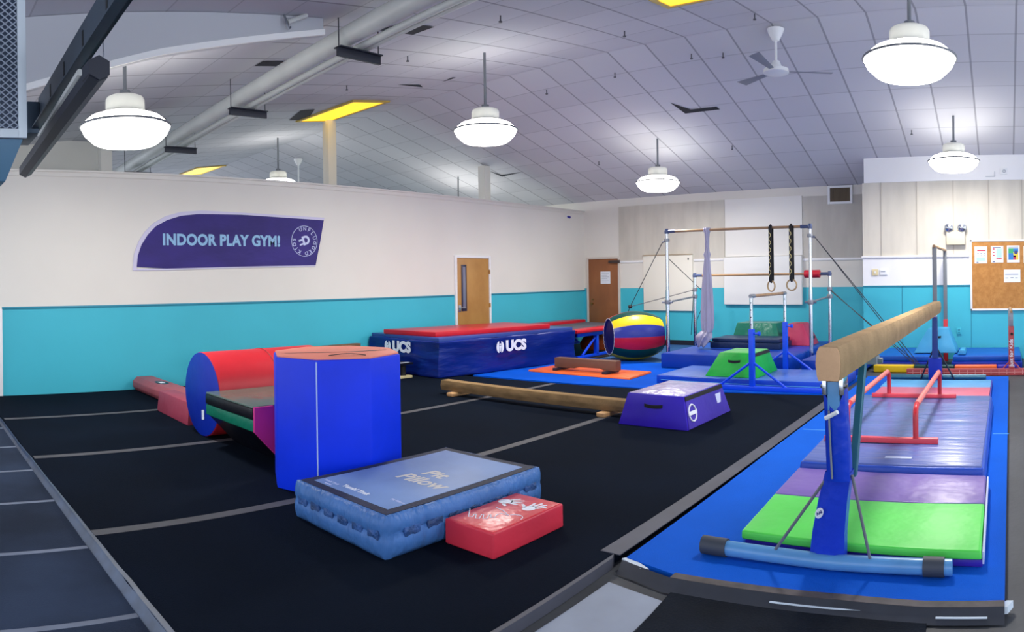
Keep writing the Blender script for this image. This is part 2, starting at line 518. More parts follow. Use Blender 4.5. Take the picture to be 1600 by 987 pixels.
# sloping bulkhead close by, upper left
BX = -6.1
bot = [(-1.0, 2.72), (1.09, 3.29), (2.36, 3.70), (4.20, 4.17)]
m = MB()
m.prism([(y, z) for y, z in bot] + [(4.20, cz(4.2) - .005), (-1.0, cz(-1.0) - .005)], 'X', BX - .08, BX)
struct(m.build('wall_upper', mat('bulkhead_paint', (196, 198, 204), .7), smooth=0))
m = MB()
m.prism([(y, z) for y, z in bot] + [(y, z + .06) for y, z in bot[::-1]], 'X', BX, BX + .03)
struct(m.build('trim_8', mat('bright_trim', (252, 252, 250), .6), smooth=0))

# doors
def door(name, frame_m, leaf_m, plane, a0, a1, z1):
    """plane 'X' on left wall (a = y), 'Y' on back wall (a = x)"""
    def B(mb, u0, u1, d0, d1, z0, z, bev=.003):
        if plane == 'X': return mb.box(LW + d0, LW + d1, u0, u1, z0, z, bev)
        return mb.box(u0, u1, BW - d1, BW - d0, z0, z, bev)
    m = MB()
    B(m, a0 - .05, a0, .0, .04, 0, z1 + .05); B(m, a1, a1 + .05, .0, .04, 0, z1 + .05); B(m, a0, a1, .0, .04, z1, z1 + .05)
    fr = struct(m.build(name, frame_m))
    leaf = struct(B(MB(), a0 + .004, a1 - .004, .0, .02, .01, z1 - .004).build('door_leaf', leaf_m, fr))
    return fr, leaf, B
d1, leaf, B = door('door_1', white_paint, blond, 'X', 9.97, 10.93, 2.01)
g = struct(B(MB(), 10.10, 10.25, .02, .03, .93, 1.87).build('window_frame', mat('dark_window_frame', (44, 40, 66), .4), d1))
struct(B(MB(), 10.135, 10.215, .03, .033, .98, 1.83).build('pane', mat('door_glass', (120, 120, 140), .1, coat=.5), d1))
m = B(MB(), 10.0, 10.07, .02, .035, .92, 1.06); m.tube([(LW + .035, 10.03, 1.0), (LW + .07, 10.03, 1.0), (LW + .07, 10.17, 1.0)], .013)
struct(m.build('handle', chrome, d1))
m = MB()
for z in (.5, .98, 1.68): B(m, 10.925, 10.955, .02, .045, z, z + .09)
struct(m.build('hinge', blond, d1))
d2, leaf, B = door('door_2', mat('beige_frame', (206, 196, 186), .6), oak, 'Y', -9.80, -8.93, 2.03)
struct(B(MB(), -9.17, -8.87, .02, .09, 1.92, 1.99).build('door_closer', mat('brown_closer', (62, 48, 44), .5), d2))
m = MB(); m.lathe([(.02, 0), (.02, .03), (.03, .04), (.03, .07), (0, .075)], (-9.68, BW - .02, .93), (0, -1, 0), 12)
m.lathe([(.022, 0), (.022, .015), (0, .016)], (-9.68, BW - .02, 1.03), (0, -1, 0), 12)
struct(m.build('door_knob', mat('brass', (150, 110, 60), .3, metal=.8), d2))
struct(MB().box(-10.0, -9.9, BW - .03, BW, 0, 0.001).build('threshold', blacksteel, d2, smooth=0))
p = MB().box(-9.44, -9.16, BW - .026, BW - .021, 1.42, 1.72, 0)
pp = tag(p.build('paper_notice', paper, smooth=0), 'plain white notice sheet taped to the brown back door', 'notice')
m = MB()
for i in range(6): m.box(-9.41, -9.2 + (.0 if i % 2 else -.04), BW - .0275, BW - .026, 1.46 + i * .04, 1.468 + i * .04)
m.build('printed_lines', ink_grey, pp, smooth=0)

# ------------------------------------------------------------------ wall fixtures
t = thing('wall_vent', 'square brown louvred air vent in a white frame high on the back wall', 'vent', (-3.46, BW, 3.07))
m = MB()
for a in ((-3.73, -3.68, 3.07, 3.46), (-3.24, -3.19, 3.07, 3.46), (-3.68, -3.24, 3.07, 3.12), (-3.68, -3.24, 3.41, 3.46)):
    m.box(a[0], a[1], BW - .06, BW - .021, a[2], a[3], .004)
m.build('frame', white_m, t)
m = MB().box(-3.68, -3.24, BW - .03, BW - .022, 3.12, 3.41)
for i in range(14): m.box(-3.675 + i * .031, -3.665 + i * .031, BW - .05, BW - .03, 3.12, 3.41)
m.build('louvre', mat('brown_louvre', (112, 98, 78), .6), t, smooth=0)

t = thing('wall_board', 'tall cream board hung flat on the back wall behind the chrome bar posts', 'board', (-7.56, BW, .78))
MB().box(-8.21, -6.92, BW - .06, BW - .002, .78, 2.08, .008).build('panel', offwhite, t)
MB().box(-8.22, -6.91, BW - .075, BW - .06, 2.065, 2.095, .003).box(-8.06, -7.1, BW - .078, BW - .075, 2.075, 2.092).build('top_rail', mat('board_rail', (176, 160, 138), .6), t)
MB().box(-7.03, -7.01, BW - .075, BW - .06, 1.95, 2.0).build('latch', black, t)
tag(MB().box(-6.13, -4.31, BW - .10, BW - .002, .93, 1.99, .02, 3).build('wall_pad', mat('white_pad_vinyl', (228, 228, 228), .5)),
    'thick white rectangular pad on the back wall behind the hanging rings', 'wall pad')
tag(MB().box(-6.11, -4.31, BW - .035, BW - .002, 2.0, 3.28, .004).build('wall_panel', mat('pale_panel', (234, 232, 228), .6)),
    'large plain white wall panel above the white pad', 'wall panel')
t = thing('security_camera', 'tiny blue security camera high on the cream wall near the room corner', 'camera', (LW, 13.8, 3.05))
MB().box(LW, LW + .02, 13.77, 13.83, 3.03, 3.1, .004).build('mount', white_m, t)
MB().lathe([(.02, 0), (.028, .02), (.028, .09), (.018, .1)], (LW + .02, 13.8, 3.06), (1, -.3, -.3), 12).build('camera_body', mat('blue_body', (40, 40, 150), .4), t)

t = thing('emergency_light', 'beige emergency light box with two round lamp heads on the beige panelled wall', 'emergency light', (-.935, RW, 2.1))
MB().box(-1.11, -.76, RW - .12, RW - .001, 2.11, 2.36, .012).build('battery_box', mat('beige_box', (216, 202, 174), .5), t)
for x in (-1.06, -.81):
    h = MB().lathe([(.03, 0), (.075, .03), (.085, .09), (.085, .11), (.07, .115)], (x, RW - .02, 2.435), (0, -1, -.05), 24).tube([(x, RW - .06, 2.35), (x, RW - .06, 2.40)], .015).build('lamp_head', steel, t)
    MB().lathe([(.068, 0), (.05, .012), (0, .016)], (x, RW - .135, 2.43), (0, -1, -.05), 24).build('lens', chrome, h)

t = thing('bulletin_board', 'large cork bulletin board in a white frame on the beige panelled wall', 'bulletin board', (.4, RW, .86))
bx0, bx1, bz0, bz1 = -.67, 1.35, .86, 2.20
MB().box(bx0 + .03, bx1 - .03, RW - .03, RW - .018, bz0 + .03, bz1 - .03).build('cork_sheet', cork, t, smooth=0)
m = MB()
for a in ((bx0, bx0 + .035, bz0, bz1), (bx1 - .035, bx1, bz0, bz1), (bx0, bx1, bz0, bz0 + .035), (bx0, bx1, bz1 - .035, bz1)):
    m.box(a[0], a[1], RW - .045, RW - .018, a[2], a[3], .004)
m.build('frame', white_m, t)
FY = RW - .031
def sheet(x0, x1, z0, z1, label):
    o = MB().box(x0, x1, FY - .004, FY, z0, z1).build('poster', paper, smooth=0)
    return tag(o, label, 'poster')
def ink(par, name, m_, rects):
    m = MB()
    for a in rects: m.box(a[0], a[1], FY - .006, FY - .0035, a[2], a[3])
    m.build(name, m_, par, smooth=0)
s1 = sheet(-.585, -.345, 1.755, 2.075, 'white printed sheet with dark red heading, in the cork board corner')
ink(s1, 'heading', ink_red, [(-.535, -.375, 1.985, 2.012)])
for i in range(3):
    for j in range(2): ink(s1, 'icon', ink_grey, [(-.53 + i * .06, -.505 + i * .06, 1.885 + j * .045, 1.91 + j * .045)])
ink(s1, 'blue_block', ink_sky, [(-.545, -.385, 1.80, 1.865)])
ink(s1, 'footer', ink_navy, [(-.55, -.51, 1.768, 1.785)])
s2 = sheet(-.275, -.04, 1.765, 2.08, 'white printed sheet with pale blue column, second on the cork board')
ink(s2, 'blue_column', ink_sky, [(-.17, -.07, 1.86, 2.03)])
ink(s2, 'title', ink_navy, [(-.24, -.08, 2.045, 2.056)])
for i in range(3): ink(s2, 'icon', ink_red, [(-.235, -.205, 1.89 + i * .06, 1.915 + i * .06)])
ink(s2, 'footer', ink_red, [(-.175, -.07, 1.825, 1.85)])
ink(s2, 'mark', ink_navy, [(-.245, -.2, 1.775, 1.792)])
s3 = sheet(.03, .27, 1.765, 2.085, 'colourful poster with green, yellow and blue blocks on the cork board')
ink(s3, 'title', ink_grey, [(.055, .245, 2.045, 2.06)])
ink(s3, 'green_block', ink_green, [(.055, .15, 1.94, 2.03)])
ink(s3, 'blue_block', ink_blue, [(.055, .15, 1.815, 1.94), (.15, .245, 1.96, 2.03)])
ink(s3, 'yellow_block', ink_yellow, [(.15, .245, 1.87, 1.96), (.2, .245, 1.815, 1.87)])
ink(s3, 'red_block', ink_red, [(.15, .2, 1.815, 1.9)])
m = MB(); m.flat(arc(.2, 1.955, .035, 0, 2 * PI, 20)[:-1], (0, FY - .007, 0), X_, Z_); m.build('dark_circle', ink_navy, s3, smooth=0)
s4 = sheet(-.03, .28, 1.39, 1.63, 'wide white printed sheet pinned below the colourful poster')
ink(s4, 'printed_lines', ink_grey, [(-.01, .24, 1.53, 1.55), (-.005, .05, 1.465, 1.48), (.09, .15, 1.468, 1.485), (.18, .23, 1.465, 1.48)])
s5 = sheet(.345, .585, 1.755, 2.075, 'white printed sheet beside the colourful poster on the cork board')
ink(s5, 'printed_lines', ink_red, [(.38, .55, 1.99, 2.01)])

def wallplate(name, label, cat, x, z, w, h, m_, extra=None):
    o = MB().box(x - w / 2, x + w / 2, RW - .025, RW - .001, z - h / 2, z + h / 2, .004).build(name, m_)
    tag(o, label, cat)
    return o
o = wallplate('light_switch', 'beige switch plate on the white band of the panelled wall', 'switch', -2.5, 1.605, .12, .12, mat('beige_plate', (220, 204, 160), .5))
MB().box(-2.515, -2.485, RW - .032, RW - .025, 1.585, 1.625).build('toggle', white_m, o)
o = wallplate('wall_sign', 'small white sign beside the beige switch plate', 'sign', -2.33, 1.605, .15, .11, white_m)
MB().box(-2.385, -2.30, RW - .027, RW - .025, 1.61, 1.63).build('printed_lines', ink_grey, o)
o = wallplate('wall_outlet', 'teal painted outlet plate low on the beige panelled wall', 'outlet', -.895, .47, .085, .12, teal)
pieces([(-.915, -.875, RW - .028, RW - .025, .435, .455), (-.915, -.875, RW - .028, RW - .025, .485, .505)], 'socket', teal_dk, o)
o = wallplate('thermostat', 'small white square thermostat high on the beige panelled wall', 'thermostat', -.01, 3.49, .12, .12, white_m)
for v in o.data.vertices: v.co.y -= .022
MB().torus((-.01, RW - .05, 3.49), (0, 1, 0), .025, .006, 16, 6).build('dial', ink_grey, o)
tag(MB().box(-.36, -.18, RW - .034, RW - .021, 3.39, 3.40).box(-.192, -.18, RW - .034, RW - .021, 3.40, 3.49).build('wall_conduit', ink_grey, smooth=0),
    'thin bent conduit on the white band beside the thermostat', 'conduit')

# banner -------------------------------------------------------------
bo = LW + .022
t = thing('hanging_banner', 'violet feather shaped banner with pale blue lettering on the long cream and teal wall', 'banner', (LW, 5.0, 1.8))
crv = [(3.42, 1.83), (3.44, 2.0), (3.50, 2.16), (3.60, 2.31), (3.73, 2.44), (3.92, 2.54), (4.15, 2.61), (4.45, 2.645)]
outl = crv + [(5.2, 2.655), (6.0, 2.635), (6.78, 2.62), (6.70, 2.25), (6.60, 1.85), (5.6, 1.835), (4.6, 1.815), (3.9, 1.80)]
def ripple(mb):
    for v in mb.bm.verts:
        pass
    return mb
m = MB(); m.prism(outl, 'X', LW + .006, bo); m.build('cloth', banner_m, t, smooth=0)
m = MB()
hem = [(3.36, 1.80), (3.38, 2.02), (3.45, 2.2), (3.56, 2.36), (3.70, 2.49), (3.9, 2.60), (4.15, 2.67), (4.5, 2.70)]
m.prism(hem + [(5.2, 2.69), (6.0, 2.675), (6.8, 2.665), (6.78, 2.62), (6.0, 2.635), (5.2, 2.655)] + crv[::-1] + [(3.42, 1.80)], 'X', LW + .004, LW + .018)
m.prism([(3.36, 1.775), (3.36, 1.80), (3.9, 1.80), (4.6, 1.815), (5.6, 1.835), (6.60, 1.85), (6.60, 1.83), (5.6, 1.815), (4.6, 1.795), (3.9, 1.775)], 'X', LW + .004, LW + .018)
m.build('hem', hem_m, t, smooth=0)
m = MB(); m.text('INDOOR PLAY GYM!', .235, (bo + .002, 4.87, 2.235), Y_, Z_, offset=.010, xs=.915, space=1.05); m.build('lettering', letter_b, t, smooth=0)
cy_, cz_ = 6.38, 2.255
m = MB(); m.torus((bo + .002, cy_, cz_), (1, 0, 0), .255, .005, 48, 6)
word = 'UNPLUGGED'
for i, ch in enumerate(word):
    a = math.radians(112 - i * 24.0)
    d = Vector((0, math.cos(a), math.sin(a))); u = Vector((0, math.sin(a), -math.cos(a)))
    m.text(ch, .088, Vector((bo + .002, cy_, cz_)) + d * .205, u, d, offset=.001)
for i, ch in enumerate('KIDS'):
    a = math.radians(240 - i * 22.0)
    d = Vector((0, math.cos(a), math.sin(a))); u = Vector((0, math.sin(a), -math.cos(a)))
    m.text(ch, .088, Vector((bo + .002, cy_, cz_)) + d * .205, u, d, offset=.001)
m.build('round_lettering', letter_l, t, smooth=0)
m = MB()
ca, sa = math.cos(math.radians(18)), math.sin(math.radians(18))
ux, uy = Vector((0, ca, sa)), Vector((0, -sa, ca))
m.text('D', .2, Vector((bo + .002, cy_ + .03, cz_ + .01)), ux, uy, offset=.009)
for q in (.036, -.036):
    m.flat([(-.12, q - .014), (-.05, q - .014), (-.05, q + .014), (-.12, q + .014)], (bo + .003, cy_ + .01, cz_ + .003), ux, uy)
m.build('plug_emblem', letter_l, t, smooth=0)

# ------------------------------------------------------------------ floor coverings
t = thing('carpet', 'slate grey carpet strip with pale tape lines before the black floor', 'carpet', (-6, -1, -.06))
MB().prism([(-9.9, -3), (-2.0, -3), (-2.15, 1.10), (-9.9, 1.10)], 'Z', -.059, -.045).build('pile', carpet_l, t, smooth=0)
for x in (-7.9, -6.96, -6.05, -5.16, -4.19, -3.25):
    MB().box(x - .022, x + .022, -3, 1.10, -.0455, -.0435).build('tape_strip', tape_l, t, smooth=0)

t = thing('spring_floor', 'large black carpeted spring floor with grey tape seams', 'gym floor', (-6, 5, -.06))
MB().prism([(-9.93, 1.14), (-2.08, 1.14), (-2.13, 3.4), (-2.22, 8.84), (-7.9, 8.22), (-9.93, 8.1)], 'Z', -.058, 0.0).build('deck', carpet_b, t, smooth=0)
for x, y1 in ((-8.2, 6.9), (-6.31, 8.35), (-4.29, 8.58)):
    MB().box(x - .048, x + .048, 1.16, y1, 0.0, .0022).build('tape_seam', tape, t, smooth=0)
m = MB()
e0 = [(-9.93 + i * .2, 1.135 + .012 * noise.noise((i * .7, 3, 0)), 0) for i in range(40)]
m.rings([[(x, y - .035, -.05), (x, y - .012, -.03), (x, y - .012 + .020 * max(.12, min(1, (x + 7.5) / 4.5)), .003), (x, y - .012 + .05 * max(.1, min(1, (x + 7.5) / 4.5)), .003)] for x, y, z in e0], caps=False, closed=False)
m.build('front_edge_band', edgeband, t)
MB().prism([(-2.215, 3.36), (-2.085, 3.36), (-2.13, 8.8), (-2.24, 8.8)], 'Z', .0, .005).build('side_edge_strip', strip, t, smooth=0)
MB().prism([(-2.085, 1.2), (-2.05, 1.2), (-2.10, 3.30), (-2.125, 3.36)], 'Z', -.058, .003).build('side_edge_flap', strip, t, smooth=0)

t = thing('floor_mat', 'long bright blue carpeted floor mat under the high balance beam', 'floor mat', (-1, 7, -.06))
front = [(-2.04, 3.36), (-1.7, 3.28), (-1.3, 3.30), (-.8, 3.32), (-.4, 3.31), (-.02, 3.33)]
MB().prism(front + [(.03, 10.62), (-2.12, 10.62), (-2.09, 6)], 'Z', -.03, 0.0).build('blue_surface', carpet_blue, t, smooth=0)
MB().prism([(x - .005, y + .01) for x, y in front] + [(.025, 10.61), (-2.08, 10.61), (-2.07, 6)], 'Z', -.058, -.03).build('foam_base', strip, t, smooth=0)
MB().prism([(-2.06, 3.34), (-1.9, 3.27), (-1.86, 3.29), (-2.03, 3.385)], 'Z', -.05, -.004).build('foam_corner', foamw, t, smooth=0)
MB().prism([(-.07, 3.285), (-.005, 3.295), (.022, 3.36), (-.01, 3.36)], 'Z', -.04, -.006).build('foam_corner', foamw, t, smooth=0)
MB().prism([(-1.15, 3.222), (-.7, 3.242), (-.7, 3.252), (-1.15, 3.232)], 'Z', -.031, -.025).build('foam_edge', foamw, t, smooth=0)
MB().prism([(-.34, 3.22), (-.10, 3.23), (-.10, 3.24), (-.34, 3.23)], 'Z', -.031, -.025).build('foam_edge', foamw, t, smooth=0)
m = MB()
m.prism([(x, y - .05) for x, y in front[1:]] + [(x, y + .012) for x, y in front[:0:-1]], 'Z', -.001, .004)
m.build('worn_edge_strip', dirty, t, smooth=0)
m = MB()
m.rings([[(x, y - .05, .002), (x, y - .075, -.025), (x, y - .115, -.052)] for x, y in front], caps=False, closed=False)
m.build('edge_flap', mat('dark_flap', (50, 54, 64), .55, var=.2, vscale=5), t)
pieces([(-2.05, -1.72, 6.82, 6.84, 0, .002), (-.14, .02, 6.82, 6.84, 0, .002)], 'seam', mat('pale_blue_seam', (70, 150, 230), .7), t)

tag(MB().prism([(-2.3, 8.9), (-2.24, 10.9), (-7.75, 11.4), (-7.95, 8.34)], 'Z', -.058, -.001).build('floor_mat', mat('blue_floor_vinyl', (0, 82, 200), .9, spec=.08, var=.08, vscale=1.5), smooth=0),
    'wide blue floor mat beyond the black floor, under the orange mat', 'floor mat')
tag(MB().prism([(-2.3, 10.93), (-2.74, 14.45), (-7.5, 14.45), (-7.5, 11.42)], 'Z', -.058, -.004).build('floor_mat', mat('slate_floor_vinyl', (60, 100, 152), .85, spec=.1, var=.1, vscale=1.5), smooth=0),
    'dull slate blue floor mat along the back wall behind the bars', 'floor mat')
tag(MB().prism([(-2.02, 2.0), (-1.60, 2.0), (-1.66, 3.08), (-2.02, 3.14)], 'Z', -.059, -.052).build('floor_patch', patch, smooth=0),
    'pale grey floor board between black floor and charcoal rug', 'floor board')
tag(MB().prism([(-1.56, 2.0), (-.36, 2.0), (-.38, 3.225), (-1.67, 3.185)], 'Z', -.059, -.046).build('rug', rug, smooth=0),
    'charcoal ribbed rug at the bottom edge beside the blue mat', 'rug')

# ------------------------------------------------------------------ pendant lamps
LAMP_W = 58.0
lamp = thing('pendant_lamp', 'lit', 'lamp', (0, 0, 0), 'round pendant lamps')
MB().lathe([(.31, .325), (.40, .295), (.46, .245), (.498, .20), (.50, .185), (.465, .11), (.37, .02), (.33, 0), (0, 0)], (0, 0, 0), n=40).build('diffuser', diffuser, lamp)
MB().torus((0, 0, .198), (0, 0, 1), .508, .014, 48, 8).build('rim', gal, lamp)
MB().lathe([(.0, .535), (.17, .535), (.205, .52), (.22, .49), (.222, .33), (.31, .327)], (0, 0, 0), n=32).build('housing', cap_m, lamp)
MB().lathe([(.06, .6), (.06, .53), (.07, .53)], (0, 0, 0), n=16).build('coupling', gal, lamp)
stem_me = MB().tube([(0, 0, .59), (0, 0, 1.0)], .022, 12).build('stem', gal, lamp)
stem_me.name = 'stem'
LAMPS = [  # x pixel, bottom y pixel, radius from camera, diameter, label
    (199, 220, 7.6, .97, 'large lit white lamp in front of the sloping white bulkhead trim'),
    (762, 220, 9.87, .88, 'lit white lamp hanging between the yellow panel and the dark tile gap'),
    (1030, 298, 13.4, .83, 'lit white lamp above the wooden high bar, beyond the dark ceiling gap'),
    (1492, 266, 11.8, .85, 'lit white lamp above the emergency light on the beige panelled wall'),
    (1425, 113, 6.65, .87, 'biggest lit white lamp, beside the ceiling fan'),
    (437, 300, 16.0, .88, 'lamp half hidden behind the cream wall beside the yellow lit column'),
    (718, 345, 17.2, .85, 'lamp almost hidden behind the cream wall beside the pale column'),
]
def pix(x, y, r):
    az = (x - X0) / F
    hor = HZ + ROLL * F * math.sin((800 - x) / F) * 1.0
    return Vector((r * math.sin(az), r * math.cos(az), 1.57 + (hor - y) / F * r))
for i, (px, py, r, dia, lb) in enumerate(LAMPS):
    P = pix(px, py, r - dia * .25)
    P2 = pix(px, py, r); P = Vector((P2.x, P2.y, P.z))
    o = lamp if i == 0 else dup(lamp, P, lb)
    o['label'] = lb
    o.location = P; o.scale = (dia, dia, dia)
    top = cz(P.y) - .004
    l = bpy.data.lights.new('lamp_glow', 'AREA'); l.shape = 'DISK'; l.size = .6 * dia; l.energy = LAMP_W * (.35 if P.x > -2 and P.y > 10 else 1.0); l.color = (1, .96, .90); l.spread = PI
    lo = bpy.data.objects.new('lamp_glow', l); C.objects.link(lo); lo.parent = o; lo.location = (0, 0, -.03)
    for ch in o.children:
        if ch.name.startswith('stem'):
            L_ = (top - P.z) / dia
            ch.location = (0, 0, .59 - .59 * (L_ - .59) / .41)
            ch.scale = (1, 1, (L_ - .59) / .41)

# yellow lit ceiling panels
def ypanel(x0, x1, y0, y1, label):
    t = thing('ceiling_light_panel', label, 'ceiling light', ((x0 + x1) / 2, (y0 + y1) / 2, cz((y0 + y1) / 2)), 'yellow ceiling panels')
    def P(x, y, d): return (x, y, cz(y) - d)
    q = [(x0, y0), (x1, y0), (x1, y1), (x0, y1)]
    m = MB()
    w = .07
    for a in ((x0 - w, x1 + w, y0 - w, y0), (x0 - w, x1 + w, y1, y1 + w), (x0 - w, x0, y0, y1), (x1, x1 + w, y0, y1)):
        qq = [(a[0], a[2]), (a[1], a[2]), (a[1], a[3]), (a[0], a[3])]
        m.hexa([P(x, y, .03) for x, y in qq], [P(x, y, .002) for x, y in qq])
    m.build('frame', frame_y, t, smooth=0)
    MB().hexa([P(x, y, .02) for x, y in q], [P(x, y, .004) for x, y in q]).build('panel', yellow_l, t, smooth=0)
ypanel(-11.75, -9.98, 7.50, 8.22, 'glowing yellow ceiling panel above the cream column')
ypanel(-19.8, -18.2, 8.15, 8.95, 'distant glowing yellow ceiling panel seen over the cream wall')
ypanel(-3.75, -3.3, 7.0, 7.34, 'yellow ceiling panel at the top picture edge')

# ceiling fan
def fan(x, y, label, spin, zm):
    t = thing('ceiling_fan', label, 'fan', (x, y, cz(y)), 'white ceiling fans')
    zt = cz(y)
    MB().lathe([(.0, .0), (.12, 0), (.10, -.06), (.045, -.16), (0, -.16)], (x, y, zt - .01), n=20).build('canopy', white_m, t)
    MB().tube([(x, y, zt - .15), (x, y, zm + .1)], .018).build('rod', white_m, t)
    MB().lathe([(0, .14), (.05, .14), (.07, .09), (.09, .05), (.17, .03), (.18, -.02), (.1, -.05), (0, -.05)], (x, y, zm), n=28).build('motor', white_m, t)
    for k in range(3):
        a = spin + k * 2 * PI / 3
        d = Vector((math.cos(a), math.sin(a), 0)); w = Vector((-math.sin(a), math.cos(a), 0)); c = Vector((x, y, zm))
        b = [c + d * .15 - w * .03, c + d * .78 - w * .075, c + d * .80 + w * .075, c + d * .15 + w * .03]
        b[2].z += .03; b[3].z += .01
        MB().hexa([p - Z_ * .008 for p in b], [p + Z_ * .0 for p in b], .002).build('blade', mat('fan_blade_grey', (132, 134, 146), .5), t)
fan(-3.06, 9.12, 'white three-blade ceiling fan hanging beside the biggest lamp', math.radians(28), 4.36)
fan(-15.4, 9.75, 'small distant ceiling fan seen over the cream wall', math.radians(10), 3.7)

# small pins hanging from the tiles
pins = [(-5.29, 6.09), (-7.17, 6.32), (-8.90, 6.56), (-7.31, 9.60), (-3.09, 8.38), (-5.88, 9.52), (-4.47, 9.40), (-4.0, 9.49), (-1.62, 12.22), (-5.05, 12.37), (-8.11, 12.44), (-4.80, 8.03)]
pm = mat('pin_grey', (84, 84, 92), .6)
first = None
for x, y in pins:
    if first is None:
        first = MB().tube([(x, y, cz(y) - .004), (x, y, cz(y) - .075)], .009, 6).lathe([(.022, 0), (.022, -.012), (0, -.014)], (x, y, cz(y) - .07), n=8).build('ceiling_hook', pm, origin=(x, y, cz(y)))
        tag(first, 'small dark metal hook hanging from a ceiling tile', 'hook', 'dark ceiling hooks')
    else:
        o = first.copy(); C.objects.link(o); o.location = (x, y, cz(y))

# ------------------------------------------------------------------ tube heater, rails and unit heater, upper left
HY = 4.5
def hz(x): return 4.28 + (x + 4.2) * .034
t = thing('tube_heater', 'long pale grey tube heater running across the ceiling over the cream wall', 'heater', (-8.5, HY, hz(-8.5)))
MB().tube([(-3.6, HY, hz(-3.6)), (-15.5, HY, hz(-15.5))], .105, 20).build('tube', pipe_m, t)
MB().tube([(-3.6, HY + .145, hz(-3.6) - .10), (-15.5, HY + .145, hz(-15.5) - .10)], .038, 12).build('side_pipe', pipe_m, t)
MB().tube([(-3.6, HY + .235, hz(-3.6) - .10), (-15.5, HY + .235, hz(-15.5) - .10)], .034, 12).build('side_pipe', pipe_m, t)
for x in (-6.05, -8.6, -11.05, -13.3):
    z = hz(x) - .15
    b = MB().box(x - .02, x + .02, HY - .16, HY + .42, z - .10, z, .003).box(x - .06, x + .06, HY - .16, HY + .42, z - .012, z).build('hanger_bar', blacksteel, t)
    for yy in (HY - .14, HY + .40):
        MB().tube([(x, yy, z - .02), (x, yy, cz(yy) - .002)], .007, 6).build('rod', blacksteel, b)

RY = 1.0
def k3(P): return Vector((P[0] * .667, RY, 1.57 + (P[2] - 1.57) * .667))
t = thing('overhead_track', 'dark slotted steel track slanting beside the mesh fronted heater', 'track', (-4.2, RY, 2.8))
a0, a1 = k3((-2.9, 0, 3.55)), k3((-7.55, 0, 3.27))
hh = .235
m = MB()
m.hexa([a0 + Vector((0, -.01, 0)), a1 + Vector((0, -.01, 0)), a1 + Vector((0, .01, 0)), a0 + Vector((0, .01, 0))],
       [a0 + Vector((0, -.01, hh)), a1 + Vector((0, -.01, hh)), a1 + Vector((0, .01, hh)), a0 + Vector((0, .01, hh))])
m.hexa([a0 + Vector((0, -.07, 0)), a1 + Vector((0, -.07, 0)), a1 + Vector((0, .01, 0)), a0 + Vector((0, .01, 0))],
       [a0 + Vector((0, -.07, .012)), a1 + Vector((0, -.07, .012)), a1 + Vector((0, .01, .012)), a0 + Vector((0, .01, .012))])
m.build('channel', darkst, t, smooth=0)
for f_ in (.26, .43, .58, .73, .86):
    c = a0.lerp(a1, f_)
    MB().hexa([c + Vector((-.014, -.013, .06)), c + Vector((.014, -.013, .06)), c + Vector((.014, -.0105, .06)), c + Vector((-.014, -.0105, .06))],
              [c + Vector((-.014, -.013, .19)), c + Vector((.014, -.013, .19)), c + Vector((.014, -.0105, .19)), c + Vector((-.014, -.0105, .19))]).build('slot', black, t, smooth=0)
c = a1 + Vector((.05, 0, 0))
MB().box(c.x - .45, c.x, c.y - .10, c.y - .012, c.z - .03, c.z + .20, .006).build('mounting_box', mat('track_box', (74, 92, 110), .5, metal=.2), t)
MB().tube([c + Vector((-.1, -.10, .0)), c + Vector((-.75, -.32, -.30))], .028, 8).build('lower_arm', darkst, t)
MB().tube([a0.lerp(a1, .44) + Vector((0, 0, .2)), a0.lerp(a1, .44) + Vector((0, 0, cz(1) - a0.lerp(a1, .44).z - .003))], .006, 6).build('rod', blacksteel, t)

t = thing('door_opener_rail', 'black rail with a blunt end cap below the slotted track', 'rail', (-4.6, RY, 2.6))
b0, b1 = k3((-5.2, 0, 3.22)), k3((-8.5, 0, 2.98))
hx = [(.0, -.055), (.05, -.03), (.05, .03), (0, .055), (-.05, .03), (-.05, -.03)]
m = MB()
m.rings([[p + Vector((0, q[0], q[1])) for q in hx] for p in (b0, b1)])
m.build('rail_body', blacksteel, t, smooth=0)
m = MB(); m.rings([[p + Vector((0, q[0] * 1.12, q[1] * 1.15 + .014)) for q in hx] for p in (b0 + Vector((.02, 0, 0)), b0 - Vector((.12, 0, 0)))])
m.build('end_cap', blacksteel, t, smooth=0)
m = MB(); m.tube([b0 + Vector((-.3, -.02, .082)), b0.lerp(b1, .66) + Vector((0, -.02, .082))], .020, 8); m.build('light_strip', mat('pale_strip', (196, 198, 196), .5), t)
MB().tube([b0 + Vector((-.05, .045, .07)), b0 + Vector((-.05, .045, cz(1) - b0.z - .003))], .005, 6).build('rod', chrome, t)

t = thing('unit_heater', 'mesh fronted unit heater in a white frame beside the slotted track', 'heater', (-4.2, .45, 2.45))
UX = -4.2
zb, zt_ = 2.47, 3.5
y0, y1 = .05, .755
MB().box(UX - .55, UX - .03, y0, y1 - .02, zb, zt_, .01).build('casing', mat('heater_casing', (60, 74, 96), .5), t)
m = MB()
for a in ((y1 - .052, y1, zb, zt_), (y0, y0 + .052, zb, zt_), (y0 + .052, y1 - .052, zb, zb + .055), (y0 + .052, y1 - .052, zt_ - .055, zt_)):
    m.box(UX - .03, UX, a[0], a[1], a[2], a[3], .004)
fr = m.build('frame', mat('pale_frame', (206, 216, 224), .5), t)
m = MB()
for i in range(-60, 60):
    for s_ in (1, -1):
        pts = []
        for q in range(0, 81):
            z = zb + .05 + (zt_ - zb - .1) * q / 80
            y = (y0 + y1) / 2 + i * .05 + s_ * (z - (zb + zt_) / 2) * 1.25
            if y0 + .045 < y < y1 - .045: pts.append((UX - .012, y, z))
        if len(pts) > 2:
            m.tube([pts[0], pts[-1]], .0042, 4)
